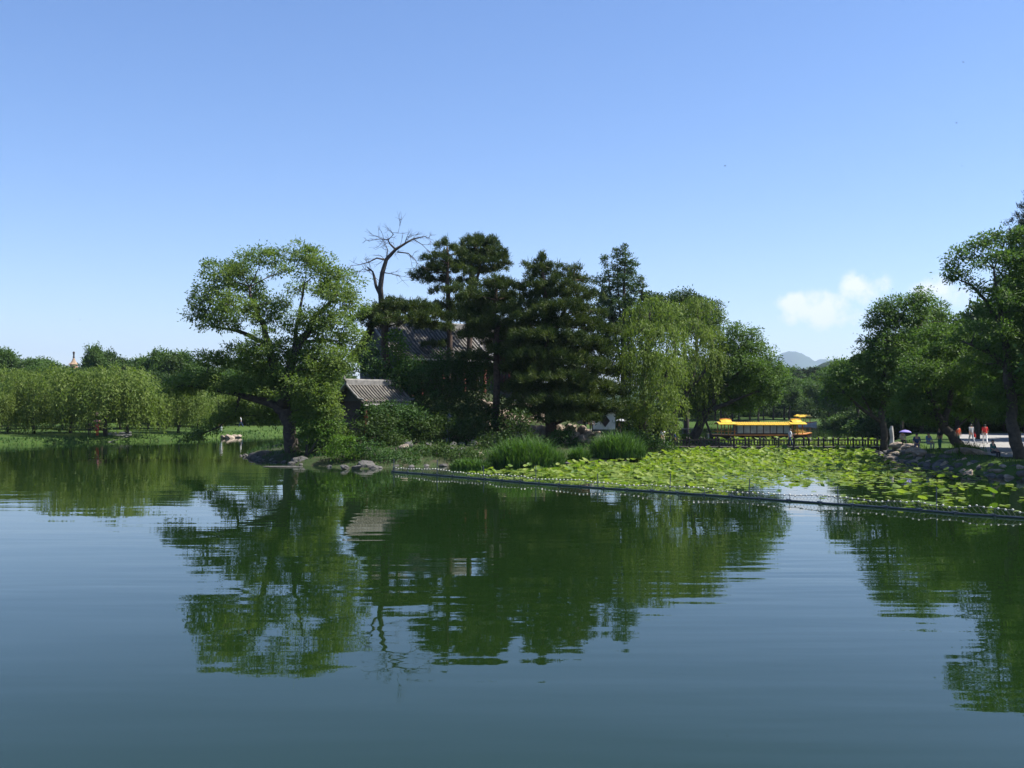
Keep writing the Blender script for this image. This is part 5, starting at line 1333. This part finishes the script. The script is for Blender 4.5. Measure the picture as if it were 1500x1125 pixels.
    hz_ = 1.60 + dz
    return {'body': out, 'shirt': shell(('torso', 'sleeve', 'hip'), .012, lambda c: c[2] > pz - .06), 'trousers': shell(('hip', 'leg'), .010), 'shoes': shell(('foot',), .008),
            'hair': shell(('head',), .012, lambda c: c[2] > hz_ - .01 or (c[0] < .0 and c[2] > hz_ - .10)), 'skirt': None}
POSES = {p: body_mesh(p) for p in ('walk', 'stand', 'sit', 'hold')}
def person(label, x, y, z, rz, pose, shirt, trousers, s=1.0, group=None, bag=None, umbrella=None, hair=HAIR):
    root = empty('person', (x, y, z), rz); root.scale = (s, s, s); T(root, label, 'person', group)
    for part, mt in (('body', SKIN), ('shirt', shirt), ('trousers', trousers), ('shoes', C_DARK), ('hair', hair)):
        o = link(part, POSES[pose][part], root)
        if not o.data.materials: o.data.materials.append(mt)
        o.material_slots[0].link = 'OBJECT'; o.material_slots[0].material = mt
    M = Matrix.Translation((x, y, z)) @ Matrix.Rotation(rz, 4, 'Z') @ Matrix.Scale(s, 4)
    if bag:
        b = empty('shoulder_bag', M @ Vector((.05, -.33, .55)), rz); T(b, 'red bag carried by the walker in grey', 'bag')
        MB().box((-.15, -.05, 0), (.15, .05, .28)).build('pouch', bag, b); MB().tube([(-.10, 0, .28), (-.05, 0, .42), (.05, 0, .42), (.10, 0, .28)], .012, 5).build('handle', bag, b)
    if umbrella:
        mt, lab = umbrella; zt_ = (1.40 if pose == 'sit' else 1.98)
        u = empty('umbrella', M @ Vector((.30, .12, zt_ - .75)), rz); T(u, lab, 'umbrella')
        MB().lathe([(.012, 0), (.012, .78)], 6).build('shaft', STEEL, u)
        MB().lathe([(.52, .52), (.44, .61), (.26, .70), (.03, .75)], 10).build('canopy', mt, u, True)
        for k in range(8): a = k * math.pi / 4; MB().tube([(0, 0, .72), (.26 * math.cos(a), .26 * math.sin(a), .68), (.50 * math.cos(a), .50 * math.sin(a), .51)], .006, 3).build('rib', STEEL, u)
    return root
person('man in white shirt and dark trousers walking on the footbridge', (1157 - 750) / 1500 * 96, 96.0, .40, R(0), 'walk', C_WHITE, C_NAVY)
def onr(px, py): return G(px, py, .835)
q = onr(1443, 650); person('walker in red shirt and pale trousers on the paved path', q.x, q.y, .835, R(80), 'walk', C_RED, C_WHITE, 1.03)
q = onr(1423, 650); person('walker in grey with a red bag on the paved path', q.x, q.y, .835, R(100), 'walk', C_GREY, C_GREY, 1.03, bag=C_RED)
q = onr(1403, 652); person('person in orange shirt standing behind the slanting trunk', q.x, q.y, .835, R(-90), 'stand', C_ORANGE, C_TEAL)
q = onr(1450, 668); person('person in dark green sitting at the path edge above the rocks', q.x, q.y - .4, .62, R(-60), 'sit', C_TEAL, C_DARK, 1.05)
q = onr(1343, 660); person('person in navy sitting on the bank rocks', q.x, q.y, .80, R(-110), 'sit', C_NAVY, C_NAVY, 1.05)
q = onr(1360, 658); person('person in light blue sitting on the bank beside the one in navy', q.x, q.y, .80, R(-70), 'sit', C_BLUE, C_GREY, 1.05)
q = onr(1377, 658); person('person in dark clothes standing by the seated pair', q.x, q.y, .835, R(200), 'stand', C_DARK, C_TEAL)
q = onr(1322, 653); person('seated person under a purple umbrella near the upright stone', q.x, q.y, .80, R(-90), 'sit', C_BEIGE, C_DARK, 1.0, umbrella=(C_PURP, 'purple umbrella shading a seated person on the bank'))
def oni(px, y): x = (px - 750) / 1500 * y; return x, y, hz('i', x, y) + .02
x, y, z = oni(866, 94); person('person in white top by the rockery below the white wall', x, y, z + .1, R(-80), 'stand', C_WHITE, C_DARK, 1.0)
x, y, z = oni(857, 95); person('person in pale top beside the rockery stones', x, y, z + .1, R(-120), 'stand', C_BEIGE, C_DARK, .97)
x, y, z = oni(907, 95.5); person('person in dark clothes with a grey umbrella in front of the white wall', x, y, z, R(-90), 'hold', C_DARK, C_DARK, .95, umbrella=(C_GREY, 'grey umbrella held in front of the white wall'))
x, y, z = oni(988, 96.2); person('person in dark clothes at the island end of the footbridge', x, y, z, R(10), 'stand', C_NAVY, C_DARK, 1.0)
x, y, z = oni(971, 95.5); person('person in white standing under the weeping willow', x, y, z, R(-60), 'stand', C_WHITE, C_BEIGE, 1.0)
def onf(px, y): x = (px - 750) / 1500 * y; return x, y, hz('f', x, y) + .02
x, y, z = onf(143, 119); person('person in red under a pink umbrella on the far lawn', x, y, z, R(-90), 'hold', C_ORANGE, C_RED, 1.0, umbrella=(C_PINK, 'pink umbrella on the far lawn'))
x, y, z = onf(131, 120); person('person in dark clothes beside the pink umbrella', x, y, z, R(-70), 'stand', C_DARK, C_DARK, 1.0)
x, y, z = onf(324, 137); person('person in white at the pale rocks on the far shore', x, y, z, R(-90), 'stand', C_WHITE, C_WHITE, 1.0)
x, y, z = onf(353, 152); person('person in pale clothes on the lawn behind the far rocks', x, y, z, R(180), 'walk', C_WHITE, C_NAVY, 1.0)

# ------------------------------------------------------------------ haze: one closed body of air round everything
HZ, nt = new_mat('haze_air')
out = N(nt, 'ShaderNodeOutputMaterial'); pv_ = N(nt, 'ShaderNodeVolumePrincipled')
pv_.inputs['Color'].default_value = (0.66, 0.83, 1.0, 1); pv_.inputs['Density'].default_value = 0.00007; pv_.inputs['Anisotropy'].default_value = 0.2
nt.links.new(pv_.outputs[0], out.inputs['Volume'])
S(MB().box((-16000, -3500, -3), (16000, 15000, 800)).build('haze', HZ), 'stuff')
